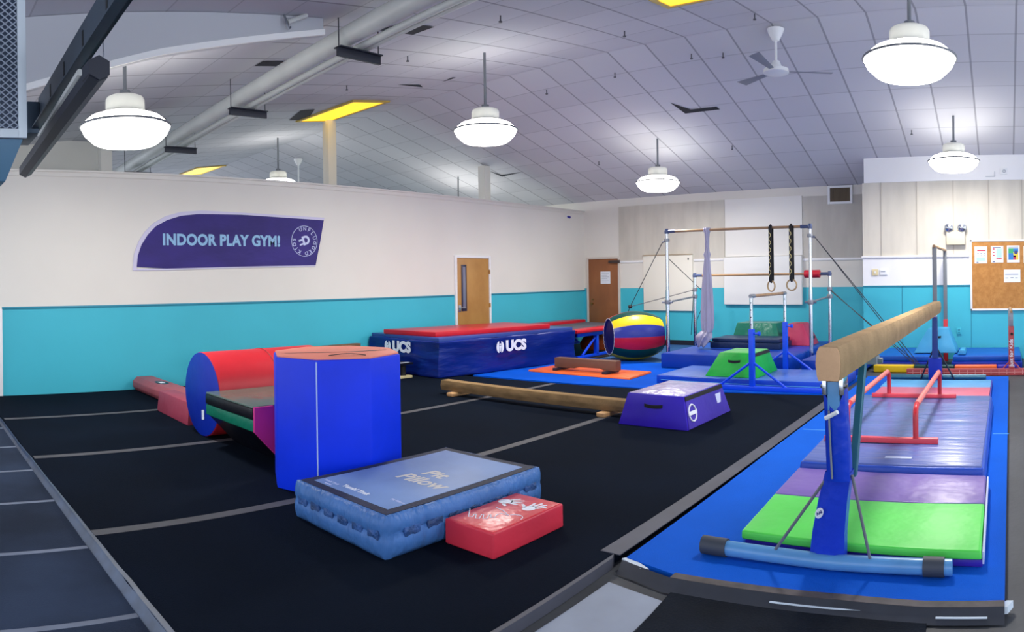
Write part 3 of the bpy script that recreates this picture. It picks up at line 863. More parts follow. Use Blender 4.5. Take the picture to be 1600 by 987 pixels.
m.build('expanded_mesh', mat('mesh_metal', (170, 180, 196), .4, metal=.3), t, smooth=0)
m = MB(); m.hexa([(UX - .5, y0 + .1, zb - .25), (UX - .12, y0 + .1, zb - .25), (UX - .12, y1 - .12, zb - .25), (UX - .5, y1 - .12, zb - .25)],
               [(UX - .54, y0, zb - .002), (UX - .03, y0, zb - .002), (UX - .03, y1 - .02, zb - .002), (UX - .54, y1 - .02, zb - .002)], .006)
m.build('lower_housing', mat('heater_blue', (84, 122, 150), .45), t)
MB().tube([(UX - .3, .4, zt_), (UX - .3, .4, cz(.4) - .003)], .01, 6).build('rod', blacksteel, t)

t = thing('hanger_arm', 'pale diagonal hanger arm with a hook on the sloping bulkhead', 'hanger', (BX + .06, 3.8, 4.1))
MB().tube([(BX + .06, 3.72, 4.20), (BX + .06, 3.95, cz(3.95) - .01)], .025, 8).build('arm', pipe_m, t)
MB().tube([(BX + .03, 3.70, 4.28), (BX + .07, 3.70, 4.2), (BX + .07, 3.73, 4.13), (BX + .05, 3.76, 4.16)], .012, 6).build('hook', steel, t)

# ------------------------------------------------------------------ left group of foam shapes
oc = Vector((-4.575, 3.22))
view = math.atan2(-oc.y, -oc.x)
ov = [(oc.x + .525 * math.cos(view + math.radians(a)), oc.y + .525 * math.sin(view + math.radians(a))) for a in [-15.5 + 45 * k for k in range(8)]]
t = thing('foam_barrel', 'tall royal blue octagonal foam barrel standing on end with coral top', 'foam barrel', (oc.x, oc.y, 0))
MB().prism(ov, 'Z', .001, 1.0, .018).build('body', v_oct, t)
m = MB(); m.prism([(oc.x + (x - oc.x) * .972, oc.y + (y - oc.y) * .972) for x, y in ov], 'Z', .999, 1.012, .004); top = m.build('coral_top', v_pink, t)
tx = Vector((math.cos(view + PI / 2), math.sin(view + PI / 2), 0)); fw = Vector((math.cos(view), math.sin(view), 0))
oc3 = Vector((oc.x, oc.y, 1.0125))
m = MB()
m.flat([(-.40, -.10), (.10, -.065), (.40, .03), (.42, .075), (.10, -.035), (-.40, -.085)], oc3, tx, -fw, .0008)
m.build('slit', v_black, top, smooth=0)
m = MB(); m.rings([[P_ + fw * .012, P_ - fw * .012, P_ - fw * .012 + Z_ * .004, P_ + fw * .012 + Z_ * .004] for P_ in [oc3 + fw * .33 + tx * (-.05 + .28 * q / 8) + Z_ * (.001 + .012 * math.sin(PI * q / 8)) for q in range(9)]])
m.build('handle', black, top)
v0 = Vector((ov[0][0], ov[0][1], 0)); dv = (v0 - Vector((oc.x, oc.y, 0))).normalized() * .004
MB().tube([v0 + dv * -1.2 + Z_ * .03, v0 + dv * -1.2 + Z_ * .985], .006, 6).build('seam_piping', mat('pale_piping', (170, 190, 240), .5), t)

t = thing('foam_cylinder', 'red foam cylinder with blue round end lying behind the blue barrel', 'foam cylinder', (-6.6, 3.6, 0))
rc = .43
MB().lathe([(rc - .01, 0), (rc, .01), (rc, 1.33), (rc - .01, 1.34)], (-6.6, 2.965, rc), (0, 1, 0), 48).build('body', v_red, t)
m = MB(); m.lathe([(0, 0), (rc - .02, 0), (rc - .003, .006)], (-6.6, 2.958, rc), (0, 1, 0), 48, caps=False); e = m.build('blue_end', v_blued, t)
m = MB(); m.flat([(-.03, -.05), (.03, -.04), (.03, .06), (-.03, .05)], (-6.55, 2.952, .22), X_, Z_); m.build('label_patch', letter_w, e, smooth=0)
MB().torus((-6.6, 3.66, rc), (0, 1, 0), rc + .001, .006, 48, 6).build('seam', mat('dark_red_seam', (150, 30, 40), .5), t)

t = thing('foam_block', 'green, black and magenta foam block with slanted underside beside the blue barrel', 'foam block', (-5.7, 3.3, 0))
px_ = (-6.15, -5.2)
def sl(poly, m_, name, x0=px_[0], x1=px_[1], bev=.008):
    return MB().prism(poly, 'X', x0, x1, bev).build(name, m_, t)
sl([(2.80, .415), (2.80, .505), (3.55, .505), (3.55, .415)], v_black, 'black_side')
sl([(2.805, .31), (3.52, .31), (3.52, .41), (2.805, .41)], v_green, 'green_side')
sl([(2.83, .305), (3.12, .002), (3.30, .002), (3.50, .305)], v_black, 'shaded_underside')  # black here is the deep shadow under the block, put into the colour
MB().prism([(2.805, .507), (2.805, .525), (3.56, .525), (3.56, .507)], 'X', px_[0] + .005, px_[1], .006).build('top_panel', v_gg, t)
MB().prism([(2.805, .520), (2.805, .31), (3.10, .004), (3.20, .004), (3.20, .15), (2.99, .520)], 'X', px_[1] + .001, px_[1] + .03, .006).build('magenta_end', v_mag, t)

t = thing('foam_beam', 'faded red octagonal foam beam lying from the teal wall across the black floor', 'foam beam', (-8.7, 3.5, 0))
prof = [(3.36, .001), (3.62, .001), (3.67, .06), (3.67, .14), (3.61, .20), (3.37, .20), (3.31, .14), (3.31, .06)]
MB().prism(prof, 'X', -9.86, -7.25, .012).build('body', v_brick, t)
m = MB(); m.flat([(p[0] * .17, p[1] * .085) for p in arc(0, 0, 1, 0, 2 * PI, 24)[:-1]], (-9.1, 3.48, .2015), X_, Y_); q = m.build('label_patch', v_black, t, smooth=0)
m = MB(); m.flat([(-.07, -.04), (.07, -.04), (.07, .03), (-.07, .03)], (-9.1, 3.48, .2025), X_, Y_); m.build('printed_mark', letter_w, q, smooth=0)
tag(MB().hexa([(-8.15, 3.05, .001), (-7.12, 3.02, .001), (-7.12, 3.29, .001), (-8.15, 3.29, .001)],
              [(-8.13, 3.07, .25), (-7.14, 3.05, .25), (-7.14, 3.285, .25), (-8.13, 3.285, .25)], .015, 2).build('foam_block', v_brick2),
    'dull crimson foam block lying against the faded red foam beam', 'foam block')

t = thing('balance_beam', 'old brown wooden beam along the teal wall behind the red cylinder', 'balance beam', (-9.4, 5.6, 0))
MB().box(-9.46, -9.34, 4.3, 7.1, .42, .53, .01).build('beam', oldwood, t)
for y in (4.7, 6.7):
    MB().box(-9.46, -9.34, y - .05, y + .05, .03, .42, .006).box(-9.62, -9.18, y - .05, y + .05, .001, .05, .006).build('leg', oldwood, t)

t = thing('springboard', 'springboard with white and black deck wedged before the navy mat', 'springboard', (-8.9, 7.2, 0))
MB().box(-9.7, -8.5, 6.95, 7.5, .001, .035, .004).build('base', mat('pale_ply', (196, 184, 140), .6), t)
m = MB(); m.rings([[(x, 6.93, z), (x, 7.52, z), (x, 7.52, z + .03), (x, 6.93, z + .03)] for x, z in ((-9.75, .05), (-9.4, .14), (-9.0, .20), (-8.5, .215))])
dk = m.build('deck', v_black, t)
m = MB()
for a in ((-9.35, -9.05), (-9.0, -8.8), (-8.75, -8.53)):
    m.hexa([(a[0], 6.97, .2305), (a[1], 6.97, .246), (a[1], 7.47, .246), (a[0], 7.47, .2305)], [(a[0], 6.97, .232), (a[1], 6.97, .248), (a[1], 7.47, .248), (a[0], 7.47, .232)])
m.build('white_panel', letter_w, dk, smooth=0)
for x in (-9.0, -8.62):
    for y in (7.05, 7.40): MB().lathe([(.05, .035), (.05, .19)], (x, y, 0), n=12).build('spring', black, t)

# pit pillow ----------------------------------------------------------
t = thing('crash_pillow', 'thick denim blue crash mat with navy mesh border before the blue barrel', 'crash mat', (-3.55, 3.2, 0))
x0, x1, y0, y1, h_ = -3.995, -3.06, 2.48, 3.87, .245
m = MB()
prof_z = [(.0, .001), (.022, .03), (.034, .07), (.030, .11), (.014, .135), (.028, .16), (.026, .2), (.008, .235), (-.012, .245)]
def per(n=160):
    P = []
    W, D = x1 - x0, y1 - y0
    rr = .05
    for i in range(n):
        s_ = i / n * 2 * (W + D)
        if s_ < W: P.append((x0 + s_, y0, 0, -1))
        elif s_ < W + D: P.append((x1, y0 + s_ - W, 1, 0))
        elif s_ < 2 * W + D: P.append((x1 - (s_ - W - D), y1, 0, 1))
        else: P.append((x0, y1 - (s_ - 2 * W - D), -1, 0))
    return P
PR = per()
rings = []
for j, (o_, z_) in enumerate(prof_z):
    rg = []
    for i, (x, y, nx, ny) in enumerate(PR):
        w = 0.006 * noise.noise((x * 9, y * 9, z_ * 5)) + .003 * math.sin(i * 2.2) * (1 if 0 < j < 7 else 0)
        sag = .012 * noise.noise((x * 2.3, y * 2.3, 5.0)) if j > 2 else 0
        cx_, cy2 = (x0 + x1) / 2, (y0 + y1) / 2
        dc = min(min(abs(x - x0), abs(x1 - x)), min(abs(y - y0), abs(y1 - y))) if False else 0
        edge = max(0, 1 - min(min(abs(x - x0), abs(x - x1)) if nx == 0 else 1, min(abs(y - y0), abs(y - y1)) if ny == 0 else 1) / .07)
        rg.append((x + nx * (o_ + w) * (1 - .5 * edge), y + ny * (o_ + w) * (1 - .5 * edge), max(.001, z_ + (sag if j < 8 else 0))))
    rings.append(rg)
m.rings(rings)
m.build('body', v_pit, t, smooth=60)
def frame2(mb, a, w, z):
    X0_, X1_, Y0_, Y1_ = a
    for q in ((X0_, X1_, Y0_, Y0_ + w), (X0_, X1_, Y1_ - w, Y1_), (X0_, X0_ + w, Y0_ + w, Y1_ - w), (X1_ - w, X1_, Y0_ + w, Y1_ - w)):
        mb.box(q[0], q[1], q[2], q[3], z - .003, z)
    return mb
frame2(MB(), (x0 + .02, x1 - .015, y0 + .02, y1 - .02), .07, .248).build('mesh_border', v_mesh, t, smooth=0)
MB().box(x0 + .085, x1 - .08, y0 + .085, y1 - .085, .243, .2505, .003).build('top_panel', v_pitt, t)
for i in range(7):
    a = y0 + .12 + i * .18
    MB().box(x1 + .010, x1 + .0285, a, a + .125, .105, .162, .008).build('mesh_window', v_mesh2, t)
for i in range(6):
    a = x0 + .06 + i * .148
    MB().box(a, a + .1, y0 - .0285, y0 - .010, .105, .162, .008).build('mesh_window', v_mesh2, t)
m = MB(); m.text('Pit', .16, (-3.47, 3.255, .2512), X_, Y_, offset=.004, shear=.15, xs=1.1)
m.text('Pillow', .18, (-3.42, 3.085, .2512), X_, Y_, offset=.004, shear=.15, xs=.95); m.build('lettering', mat('cream_lettering', (214, 208, 198), .6), t, smooth=0)
MB().text('Tumbl Trak', .055, (-3.56, 2.65, .2512), X_, Y_, offset=.0015).build('small_lettering', letter_w, t, smooth=0)
for tx_, px2, py2 in (('Tumbl Trak', -3.80, 2.63), ('www', -3.78, 2.59), ('Pit Pillow', -3.21, 2.70)):
    MB().text(tx_, .033, (px2, py2, .2512), X_, Y_).build('small_lettering', letter_l, t, smooth=0)

# hand mat ------------------------------------------------------------
t = thing('hand_mat', 'small red foam block printed with white hands beside the blue crash mat', 'foam block', (-2.83, 3.2, 0))
hx0, hx1, hy0, hy1, hh_ = -3.015, -2.625, 2.90, 3.56, .15
MB().box(hx0, hx1, hy0, hy1, .001, hh_ - .002, .012, 3, cuts=2, amp=.004, freq=7).build('body', v_rhand, t)
MB().box(hx0 + .015, hx1 - .015, hy0 + .015, hy1 - .015, hh_ - .006, hh_ + .002, .003).build('top_panel', v_rhand2, t)
def hand(mb, c, ang, s_, mirror=1, lift=.0005):
    ca, sa = math.cos(ang), math.sin(ang)
    xd, yd = Vector((ca, sa, 0)), Vector((-sa, ca, 0))
    xd = xd * mirror
    if mirror < 0:
        xd2, yd2 = xd, yd
    c = Vector(c)
    def poly(pts):
        m_ = bmesh.new()
        vs = [m_.verts.new(c + xd * p[0] * s_ + yd * p[1] * s_) for p in pts]
        f = m_.faces.new(vs); f.normal_update()
        if f.normal.z < 0: f.normal_flip()
        mb._add(m_)
    poly([(p[0] * .42, p[1] * .48 - .05) for p in arc(0, 0, 1, 0, 2 * PI, 20)[:-1]])
    for bx, by, a, L, w in ((-.30, .22, 112, .62, .10), (-.11, .33, 98, .76, .105), (.10, .33, 84, .72, .105), (.29, .24, 68, .56, .095), (.30, -.15, 22, .55, .11)):
        a = math.radians(a); d = (math.cos(a), math.sin(a)); nn = (-d[1], d[0])
        pts = [(bx + nn[0] * w, by + nn[1] * w), (bx - nn[0] * w, by - nn[1] * w)]
        tip = (bx + d[0] * L, by + d[1] * L)
        pts += [(tip[0] + w * .9 * math.cos(a - PI / 2 + PI * q / 6), tip[1] + w * .9 * math.sin(a - PI / 2 + PI * q / 6)) for q in range(7)]
        poly(pts)
m = MB(); hand(m, (-2.935, 3.37, hh_ + .0028), math.radians(-60), .10); m.build('hand_print', letter_w, t, smooth=0)
m = MB(); hand(m, (-2.735, 3.36, hh_ + .0028), math.radians(-15), .10, -1); m.build('hand_print', letter_w, t, smooth=0)
m = MB()
oz = hh_ + .003
pts = []
for k, (fx, L) in enumerate(((-.075, .05), (-.03, .075), (.015, .075), (.06, .055))):
    pts += [(fx - .016, -.01), (fx - .012, -L), (fx + .012, -L), (fx + .016, -.01)]
pts = [(-.10, .09)] + pts + [(.10, .02), (.15, -.01), (.11, .07), (.06, .13)]
ca, sa = math.cos(math.radians(35)), math.sin(math.radians(35))
m.tube([(-2.88 + x * ca - y * sa, 3.10 + x * sa + y * ca, oz) for x, y in pts], .0035, 5)
m.tube([(-2.70 + .05 * math.cos(a), 3.17 + .05 * math.sin(a), oz) for a in [q * .35 for q in range(9)]], .0025, 5)
m.build('hand_outline', letter_w, t, smooth=0)

# ------------------------------------------------------------------ trapezoid blocks (spotting blocks)
def trapez(name, label, base, top, z0, z1, mats, handle=True, strap=True):
    """base/top: x0,x1,y0,y1 ; mats: side, top"""
    t = thing(name, label, 'foam block', ((base[0] + base[1]) / 2, (base[2] + base[3]) / 2, z0))
    q = lambda b: [(b[0], b[2]), (b[1], b[2]), (b[1], b[3]), (b[0], b[3])]
    MB().hexa([(x, y, z0 + .001) for x, y in q(base)], [(x, y, z1) for x, y in q(top)], .012, 2, cuts=2, amp=.004, freq=6).build('body', mats[0], t)
    MB().hexa([(x, y, z1 - .004) for x, y in q((top[0] + .012, top[1] - .012, top[2] + .012, top[3] - .012))],
              [(x, y, z1 + .004) for x, y in q((top[0] + .014, top[1] - .014, top[2] + .014, top[3] - .014))], .002).build('top_panel', mats[1], t)
    H = z1 - z0
    def fpt(u, s_):   # front (-y) face
        y = base[2] + (top[2] - base[2]) * s_; a = base[0] + (top[0] - base[0]) * s_; b = base[1] + (top[1] - base[1]) * s_
        return Vector((a + (b - a) * u, y - .004, z0 + H * s_))
    def rpt(u, s_):   # right (+x) face
        x = base[1] + (top[1] - base[1]) * s_; a = base[2] + (top[2] - base[2]) * s_; b = base[3] + (top[3] - base[3]) * s_
        return Vector((x + .005, a + (b - a) * u, z0 + H * s_))
    if handle:
        P = [fpt(.34 + .3 * k / 6, .66) + Vector((0, -.012 * math.sin(PI * k / 6), -.008 * math.sin(PI * k / 6))) for k in range(7)]
        m = MB(); m.rings([[p + Vector((0, -.003, -.018)), p + Vector((0, -.003, .018)), p + Vector((0, .004, .018)), p + Vector((0, .004, -.018))] for p in P])
        m.build('handle', black, t, smooth=0)
    if strap:
        m = MB(); a = [rpt(0.01, .86), rpt(.99, .86), rpt(.99, .99), rpt(.01, .99)]
        m.hexa([p - X_ * .003 for p in a], [p + X_ * .004 for p in a]); m.build('strap', black, t, smooth=0)
    return t, fpt, rpt
PB = (-3.96, -3.13, 6.38, 7.52); PT = (-3.87, -3.20, 6.44, 7.40)
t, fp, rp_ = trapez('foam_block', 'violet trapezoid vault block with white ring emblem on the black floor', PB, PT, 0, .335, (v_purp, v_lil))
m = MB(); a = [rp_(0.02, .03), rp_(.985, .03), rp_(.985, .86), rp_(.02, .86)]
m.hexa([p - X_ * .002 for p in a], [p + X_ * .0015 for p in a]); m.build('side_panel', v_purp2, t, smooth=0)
c = rp_(.13, .47) + X_ * .006
up = (rp_(.13, .9) - rp_(.13, .1)).normalized()
nrm = Vector((1, 0, .2)).normalized()
m = MB(); m.torus(c, Y_.cross(up), .085, .009, 32, 6)
m.flat([(-.1, -.018), (.1, -.018), (.1, .022), (-.1, .022)], c + X_ * .004, Y_, up); m.build('ring_emblem', letter_w, t)
m = MB(); c = rp_(.80, .60) + X_ * .003
m.flat([(-.075, .05), (-.045, -.055), (.05, -.055), (.075, .05)], c, Y_, up); m.build('label_patch', letter_l, t, smooth=0)

# landing mats
t = thing('landing_mat', 'thin periwinkle landing mat under the green trapezoid block', 'landing mat', (-3.5, 9.75, 0))
MB().box(-4.98, -2.25, 9.12, 10.33, .001, .115, .012, 2).build('body', v_landf, t)
MB().box(-4.96, -2.27, 9.14, 10.31, .112, .12, .003).build('top_panel', v_land, t)
m = MB()
for y in (9.105,):
    m.box(-4.9, -2.3, y, y + .016, .05, .058)
m.build('seam', v_sky, t, smooth=0)
trapez('foam_block', 'bright green trapezoid block with black handle under the small bar', (-4.25, -3.44, 9.25, 10.15), (-4.06, -3.53, 9.36, 10.0), .121, .46, (v_gr1, v_gr2))
t = thing('landing_mat', 'thick strong blue mat between the uneven bar posts', 'landing mat', (-4.6, 12, 0))
MB().box(-5.75, -3.42, 10.7, 13.5, .001, .245, .02, 2).build('body', v_thick, t)
MB().box(-5.73, -3.44, 10.72, 13.48, .24, .25, .003).build('top_panel', v_thick, t)
tag(MB().box(-3.22, -2.3, 10.66, 12.4, .001, .22, .02, 2).build('landing_mat', v_thick), 'strong blue mat beyond the braced post of the small bar', 'landing mat')
t = thing('folded_mat', 'dark navy folded mat stacked on the thick blue mat', 'folded mat', (-4.7, 12, .251))
MB().box(-5.3, -3.95, 11.78, 12.5, .252, .36, .015, 2, cuts=2, amp=.006).build('lower_fold', v_navy, t)
MB().box(-5.27, -3.98, 11.80, 12.48, .364, .43, .015, 2, cuts=2, amp=.008).build('upper_fold', v_navy, t)
trapez('foam_block', 'bottle green trapezoid block standing behind the small bar', (-5.2, -4.2, 12.55, 13.3), (-5.1, -4.3, 12.62, 13.2), .252, .66, (v_gr3, v_gr3), False, False)
t, fp, rp_ = trapez('foam_block', 'faded crimson trapezoid block beside the bottle green block', (-4.10, -3.58, 12.52, 13.1), (-4.04, -3.76, 12.58, 13.0), .252, .66, (vinyl('dusty_crimson_vinyl', (190, 60, 96)), v_brick2), False, False)
for u in (.3, .7):
    c = rp_(u, .3)
    MB().hexa([c + Vector((-.004, -.04, -.03)), c + Vector((-.004, .04, -.03)), c + Vector((-.004, .04, .03)), c + Vector((-.004, -.04, .03))],
              [c + Vector((.004, -.04, -.03)), c + Vector((.004, .04, -.03)), c + Vector((.004, .04, .03)), c + Vector((.004, -.04, .03))]).build('slot', v_black, t, smooth=0)

# ------------------------------------------------------------------ low beam on the black floor
t = thing('floor_beam', 'low tan suede floor beam resting on wooden feet behind the violet block', 'balance beam', (-5.5, 6.78, 0))
MB().prism([(6.70, .055), (6.84, .055), (6.855, .12), (6.84, .19), (6.70, .19), (6.685, .12)], 'X', -7.0, -4.02, .012).build('beam', oldsuede, t)
for x in (-6.72, -4.32):
    MB().box(x - .06, x + .06, 6.585, 6.95, .001, .052, .016, 3).build('foot', block_w, t)

# orange mat + brown beam
tag(MB().hexa([(-7.5, 9.22, .001), (-5.5, 9.22, .001), (-5.56, 10.02, .001), (-7.5, 9.92, .001)], [(-7.49, 9.23, .03), (-5.51, 9.23, .03), (-5.57, 10.01, .03), (-7.49, 9.91, .03)], .006).build('exercise_mat', v_orange),
    'orange mat lying on the blue floor beside the navy crash mat', 'mat')
t = thing('floor_beam', 'short brown floor beam on black feet lying on the orange mat', 'balance beam', (-6.5, 9.55, .031))
MB().prism([(-7.12, .075), (-6.72, .075), (-6.66, .10), (-6.2, .10), (-6.14, .075), (-5.9, .075), (-5.9, .235), (-7.12, .235)], 'Y', 9.46, 9.62, .01).build('beam', brownfoam, t)
for x in (-7.03, -6.05):
    MB().box(x - .04, x + .04, 9.34, 9.74, .031, .074, .004).build('foot', blacksteel, t)

# ------------------------------------------------------------------ big navy crash mat, red mat, trampoline
t = thing('crash_mat', 'huge navy crash mat with white letters against the teal wall', 'crash mat', (-8.8, 9.3, 0))
bq = [(-9.9, 7.70), (-8.06, 7.66), (-7.66, 10.85), (-9.5, 10.95)]
MB().hexa([(x, y, .001) for x, y in bq], [(x + (.02 if x > -9 else 0), y, .59) for x, y in bq], .03, 3, cuts=18, amp=.045, freq=3.2).build('body', v_ucs, t, smooth=70)
MB().hexa([(x, y, .575) for x, y in [(-9.86, 7.74), (-8.08, 7.70), (-7.70, 10.82), (-9.46, 10.9)]],
          [(x, y, .645) for x, y in [(-9.86, 7.74), (-8.08, 7.70), (-7.70, 10.82), (-9.46, 10.9)]], .01).build('top_panel', v_ucst, t)
sd = (Vector((-7.66, 10.85, 0)) - Vector((-8.06, 7.66, 0))).normalized()
sn = sd.cross(Z_)
def logo(mb, o, xd, yd, s_):
    mb.text('UCS', .30 * s_, o + xd * .27 * s_, xd, yd, offset=.014, xs=1.05)
    nn = xd.cross(yd).normalized()
    c_ = o - xd * .18 * s_
    m_ = 24
    # oval emblem with a white figure cut by a dark bar
    mb.flat([(p[0] * .075 * s_ - .04 * s_, p[1] * .12 * s_) for p in arc(0, 0, 1, PI / 2, 3 * PI / 2, 14)], c_, xd, yd)
    mb.flat([(p[0] * .075 * s_ + .02 * s_, p[1] * .12 * s_) for p in arc(0, 0, 1, -PI / 2, PI / 2, 14)], c_, xd, yd)
    mb.flat([(p[0] * .02 * s_ - .01 * s_, .055 * s_ + p[1] * .024 * s_) for p in arc(0, 0, 1, 0, 2 * PI, 12)[:-1]], c_, xd, yd)
    mb.flat([(-.035 * s_, .02 * s_), (.02 * s_, .03 * s_), (.0, -.10 * s_), (-.025 * s_, -.10 * s_)][::-1], c_, xd, yd)
    return mb
m = MB(); logo(m, Vector((-9.12, 7.620, .455)), X_, Z_, .78); m.build('lettering', letter_w, t, smooth=0)
sp_ = Vector((-8.06, 7.66, .42)) + sd * 1.42 + sn * .055
m = MB(); logo(m, sp_, sd, Z_, .80); m.build('lettering', letter_w, t, smooth=0)
rq = [(-9.5, 7.72), (-8.26, 7.80), (-7.84, 10.3), (-9.05, 10.4)]
tag(MB().hexa([(x, y, .646) for x, y in rq], [(x, y, .725) for x, y in rq], .012, 2).build('exercise_mat', v_red2), 'crimson red mat lying on top of the navy crash mat', 'mat')

t = thing('trampoline', 'trampoline with red pads and blue frame beyond the navy crash mat', 'trampoline', (-8.7, 12.6, 0))
tq = [(-9.75, 11.05), (-7.85, 11.05), (-7.85, 13.9), (-9.75, 13.9)]
MB().box(-9.6, -8.0, 11.1, 13.85, .50, .515).build('bed', mat('grey_bed', (92, 88, 98), .7), t, smooth=0)
MB().box(-8.05, -7.72, 11.0, 13.9, .50, .56, .015).build('red_pad', v_red2, t)
MB().box(-9.82, -9.5, 11.05, 13.9, .50, .58, .015).build('red_pad', v_red2, t)
m = MB()
m.box(-7.86, -7.78, 11.1, 13.85, .42, .49, .008); m.box(-9.72, -9.64, 11.1, 13.85, .42, .49, .008)
m.box(-9.7, -7.8, 11.1, 11.17, .42, .49, .008); m.box(-9.7, -7.8, 13.78, 13.85, .42, .49, .008)
m.build('frame', paint_blue, t)
for x in (-7.82, -9.68):
    for y, s_ in ((11.8, 1), (13.3, -1)):
        m = MB().box(x - .04, x + .04, y - .04, y + .04, .03, .42, .006)
        m.tube([(x, y - .5 * s_, .05), (x, y, .40)], .025, 8)
        m.build('leg', paint_blue, t)
pieces([(-7.86, -7.78, 11.1, 13.85, .001, .05), (-9.72, -9.64, 11.1, 13.85, .001, .05)], 'base_rail', paint_blue, t, .006, 40)
tag(MB().lathe([(.0, .36), (.12, .35), (.26, .27), (.33, .15), (.30, .03), (.2, 0.001), (0, 0.001)], (-8.45, 12.7, 0), n=24).build('bean_bag', vinyl('rust_vinyl', (196, 84, 30), .5, .8, 4)),
    'rust orange cushion bag stored under the trampoline frame', 'cushion')

# striped barrel ------------------------------------------------------
t = thing('striped_barrel', 'bulging barrel with yellow, blue, red and green stripes near the back door', 'foam barrel', (-6.74, 11.5, 0))
ax = Vector((.643, .766, 0))
bl = []
for k in range(15):
    s_ = k / 14; bl.append((.335 + .128 * math.sin(PI * s_) ** .8, -.5 + s_))
bc = Vector((-6.74, 11.48, .464))
BOFF = 2.0
def fmi(i, n):
    return int((i / n) * 12 + BOFF) % 4
m = MB(); m.lathe(bl, bc, ax, 72, caps=False, face_mi=fmi); body = m.build('striped_cover', [v_yel, v_bblue, v_bred, v_bgreen], t)
m = MB(); m.lathe([(0, -.47), (.30, -.47), (.337, -.502)], bc, ax, 40, caps=False); e1 = m.build('navy_end', v_navyend, t)
m = MB(); m.lathe([(0, .47), (.30, .47), (.337, .502)], bc, ax, 40, caps=False); m.build('navy_end', v_navyend, t)
side = ax.cross(Z_)
zz = []
for k in range(53):
    a = 2 * PI * k / 52
    d = side * math.cos(a) + Z_ * math.sin(a)
    zz.append(bc - ax * (.503 if k % 2 else .509) + d * (.325 if k % 2 else .345))
MB().tube(zz, .003, 4).build('lacing', white_m, e1, smooth=0)

# ------------------------------------------------------------------ uneven bars
t = thing('uneven_bars', 'chrome uneven bars with two long wooden rails before the back wall', 'uneven bars', (-4.7, 12.2, 0))
TL, TR = Vector((-6.06, 11.57, 0)), Vector((-3.33, 11.66, 0))
LL, LR = Vector((-6.13, 12.91, 0)), Vector((-3.31, 12.91, 0))
TH, LH = 2.41, 1.59
def post(P, H, r=.03):
    m = MB(); m.tube([P + Z_ * .02, P + Z_ * (H * .55)], r + .006, 14); m.tube([P + Z_ * (H * .5), P + Z_ * H], r, 14)
    m.lathe([(.07, .001), (.07, .02), (.045, .03)], P, n=16)
    return m.build('post', chrome, t)
for P, H in ((TL, TH), (TR, TH), (LL, LH), (LR, LH)): post(P, H)
def bar(A, B, name='rail'):
    d = (B - A).normalized()
    o = MB().tube([A + d * .12, B - d * .12], .024, 14).build(name, woodbar, t)
    for P, s_ in ((A, 1), (B, -1)):
        MB().tube([P - d * s_ * .03, P + d * s_ * .17], .03, 12).lathe([(.04, -.04), (.045, .0), (.03, .05)], P, n=12).build('end_fitting', mat('blue_grey_fitting', (70, 82, 118), .4, metal=.3), o)
    return o
bar(TL + Z_ * TH, TR + Z_ * TH); bar(LL + Z_ * LH, LR + Z_ * LH)
for A, B in ((TL, LL), (TR, LR)):
    z = 1.10
    m = MB(); m.tube([A + Z_ * z, B + Z_ * (z + .06)], .018, 10); m.lathe([(.055, -.04), (.06, 0), (.055, .04)], A + Z_ * z, n=14); m.lathe([(.05, -.04), (.055, 0), (.05, .04)], B + Z_ * (z + .06), n=14)
    m.tube([A + Z_ * z + Vector((-.1, -.03, 0)), A + Z_ * z + Vector((.1, .0, 0))], .022, 8)
    m.build('brace_arm', steel, t)
for A, s_ in ((TL, -1), (TR, 1)):
    m = MB(); m.lathe([(.05, -.03), (.055, .0), (.05, .03)], A + Z_ * 2.25, n=14); m.tube([A + Z_ * 2.25, A + Vector((s_ * .09, .0, 2.22))], .02, 8); m.build('cable_clamp', steel, t)
for A in (LL, LR):
    m = MB(); m.lathe([(.045, -.04), (.05, .0), (.045, .04)], A + Z_ * 1.30, n=14); m.build('cable_clamp', steel, t)
cab = [[TL + Vector((-.09, 0, 2.22)), Vector((-6.95, 11.70, 1.0)), Vector((-7.55, 11.90, .02))],
       [LL + Z_ * 1.3, Vector((-6.95, 11.70, 1.0))],
       [TL + Vector((.03, .02, 1.9)), Vector((-6.35, 14.0, 1.15)), Vector((-6.7, 14.2, .6))],
       [LL + Vector((-.03, 0, 1.25)), Vector((-6.9, 14.3, .25))],
       [TR + Vector((.09, 0, 2.22)), Vector((-1.47, 11.60, .0))],
       [TR + Vector((.10, .02, 2.20)), Vector((-1.40, 11.60, .0))],
       [LR + Z_ * 1.3, Vector((-1.47, 11.60, .0))],
       [LR + Z_ * 1.28, Vector((-1.40, 11.60, .0))]]
for P in cab:
    MB().tube(P, .007, 6).build('cable', blacksteel, t)
MB().lathe([(.03, -.03), (.045, 0), (.03, .03)], (-6.95, 11.70, 1.0), n=10).build('cable_joint', black, t)
MB().tube([Vector((-3.80, 12.91, LH)), Vector((-3.50, 12.91, LH))], .075, 20).build('red_bar_pad', mat('red_foam', (190, 24, 46), .5), t)

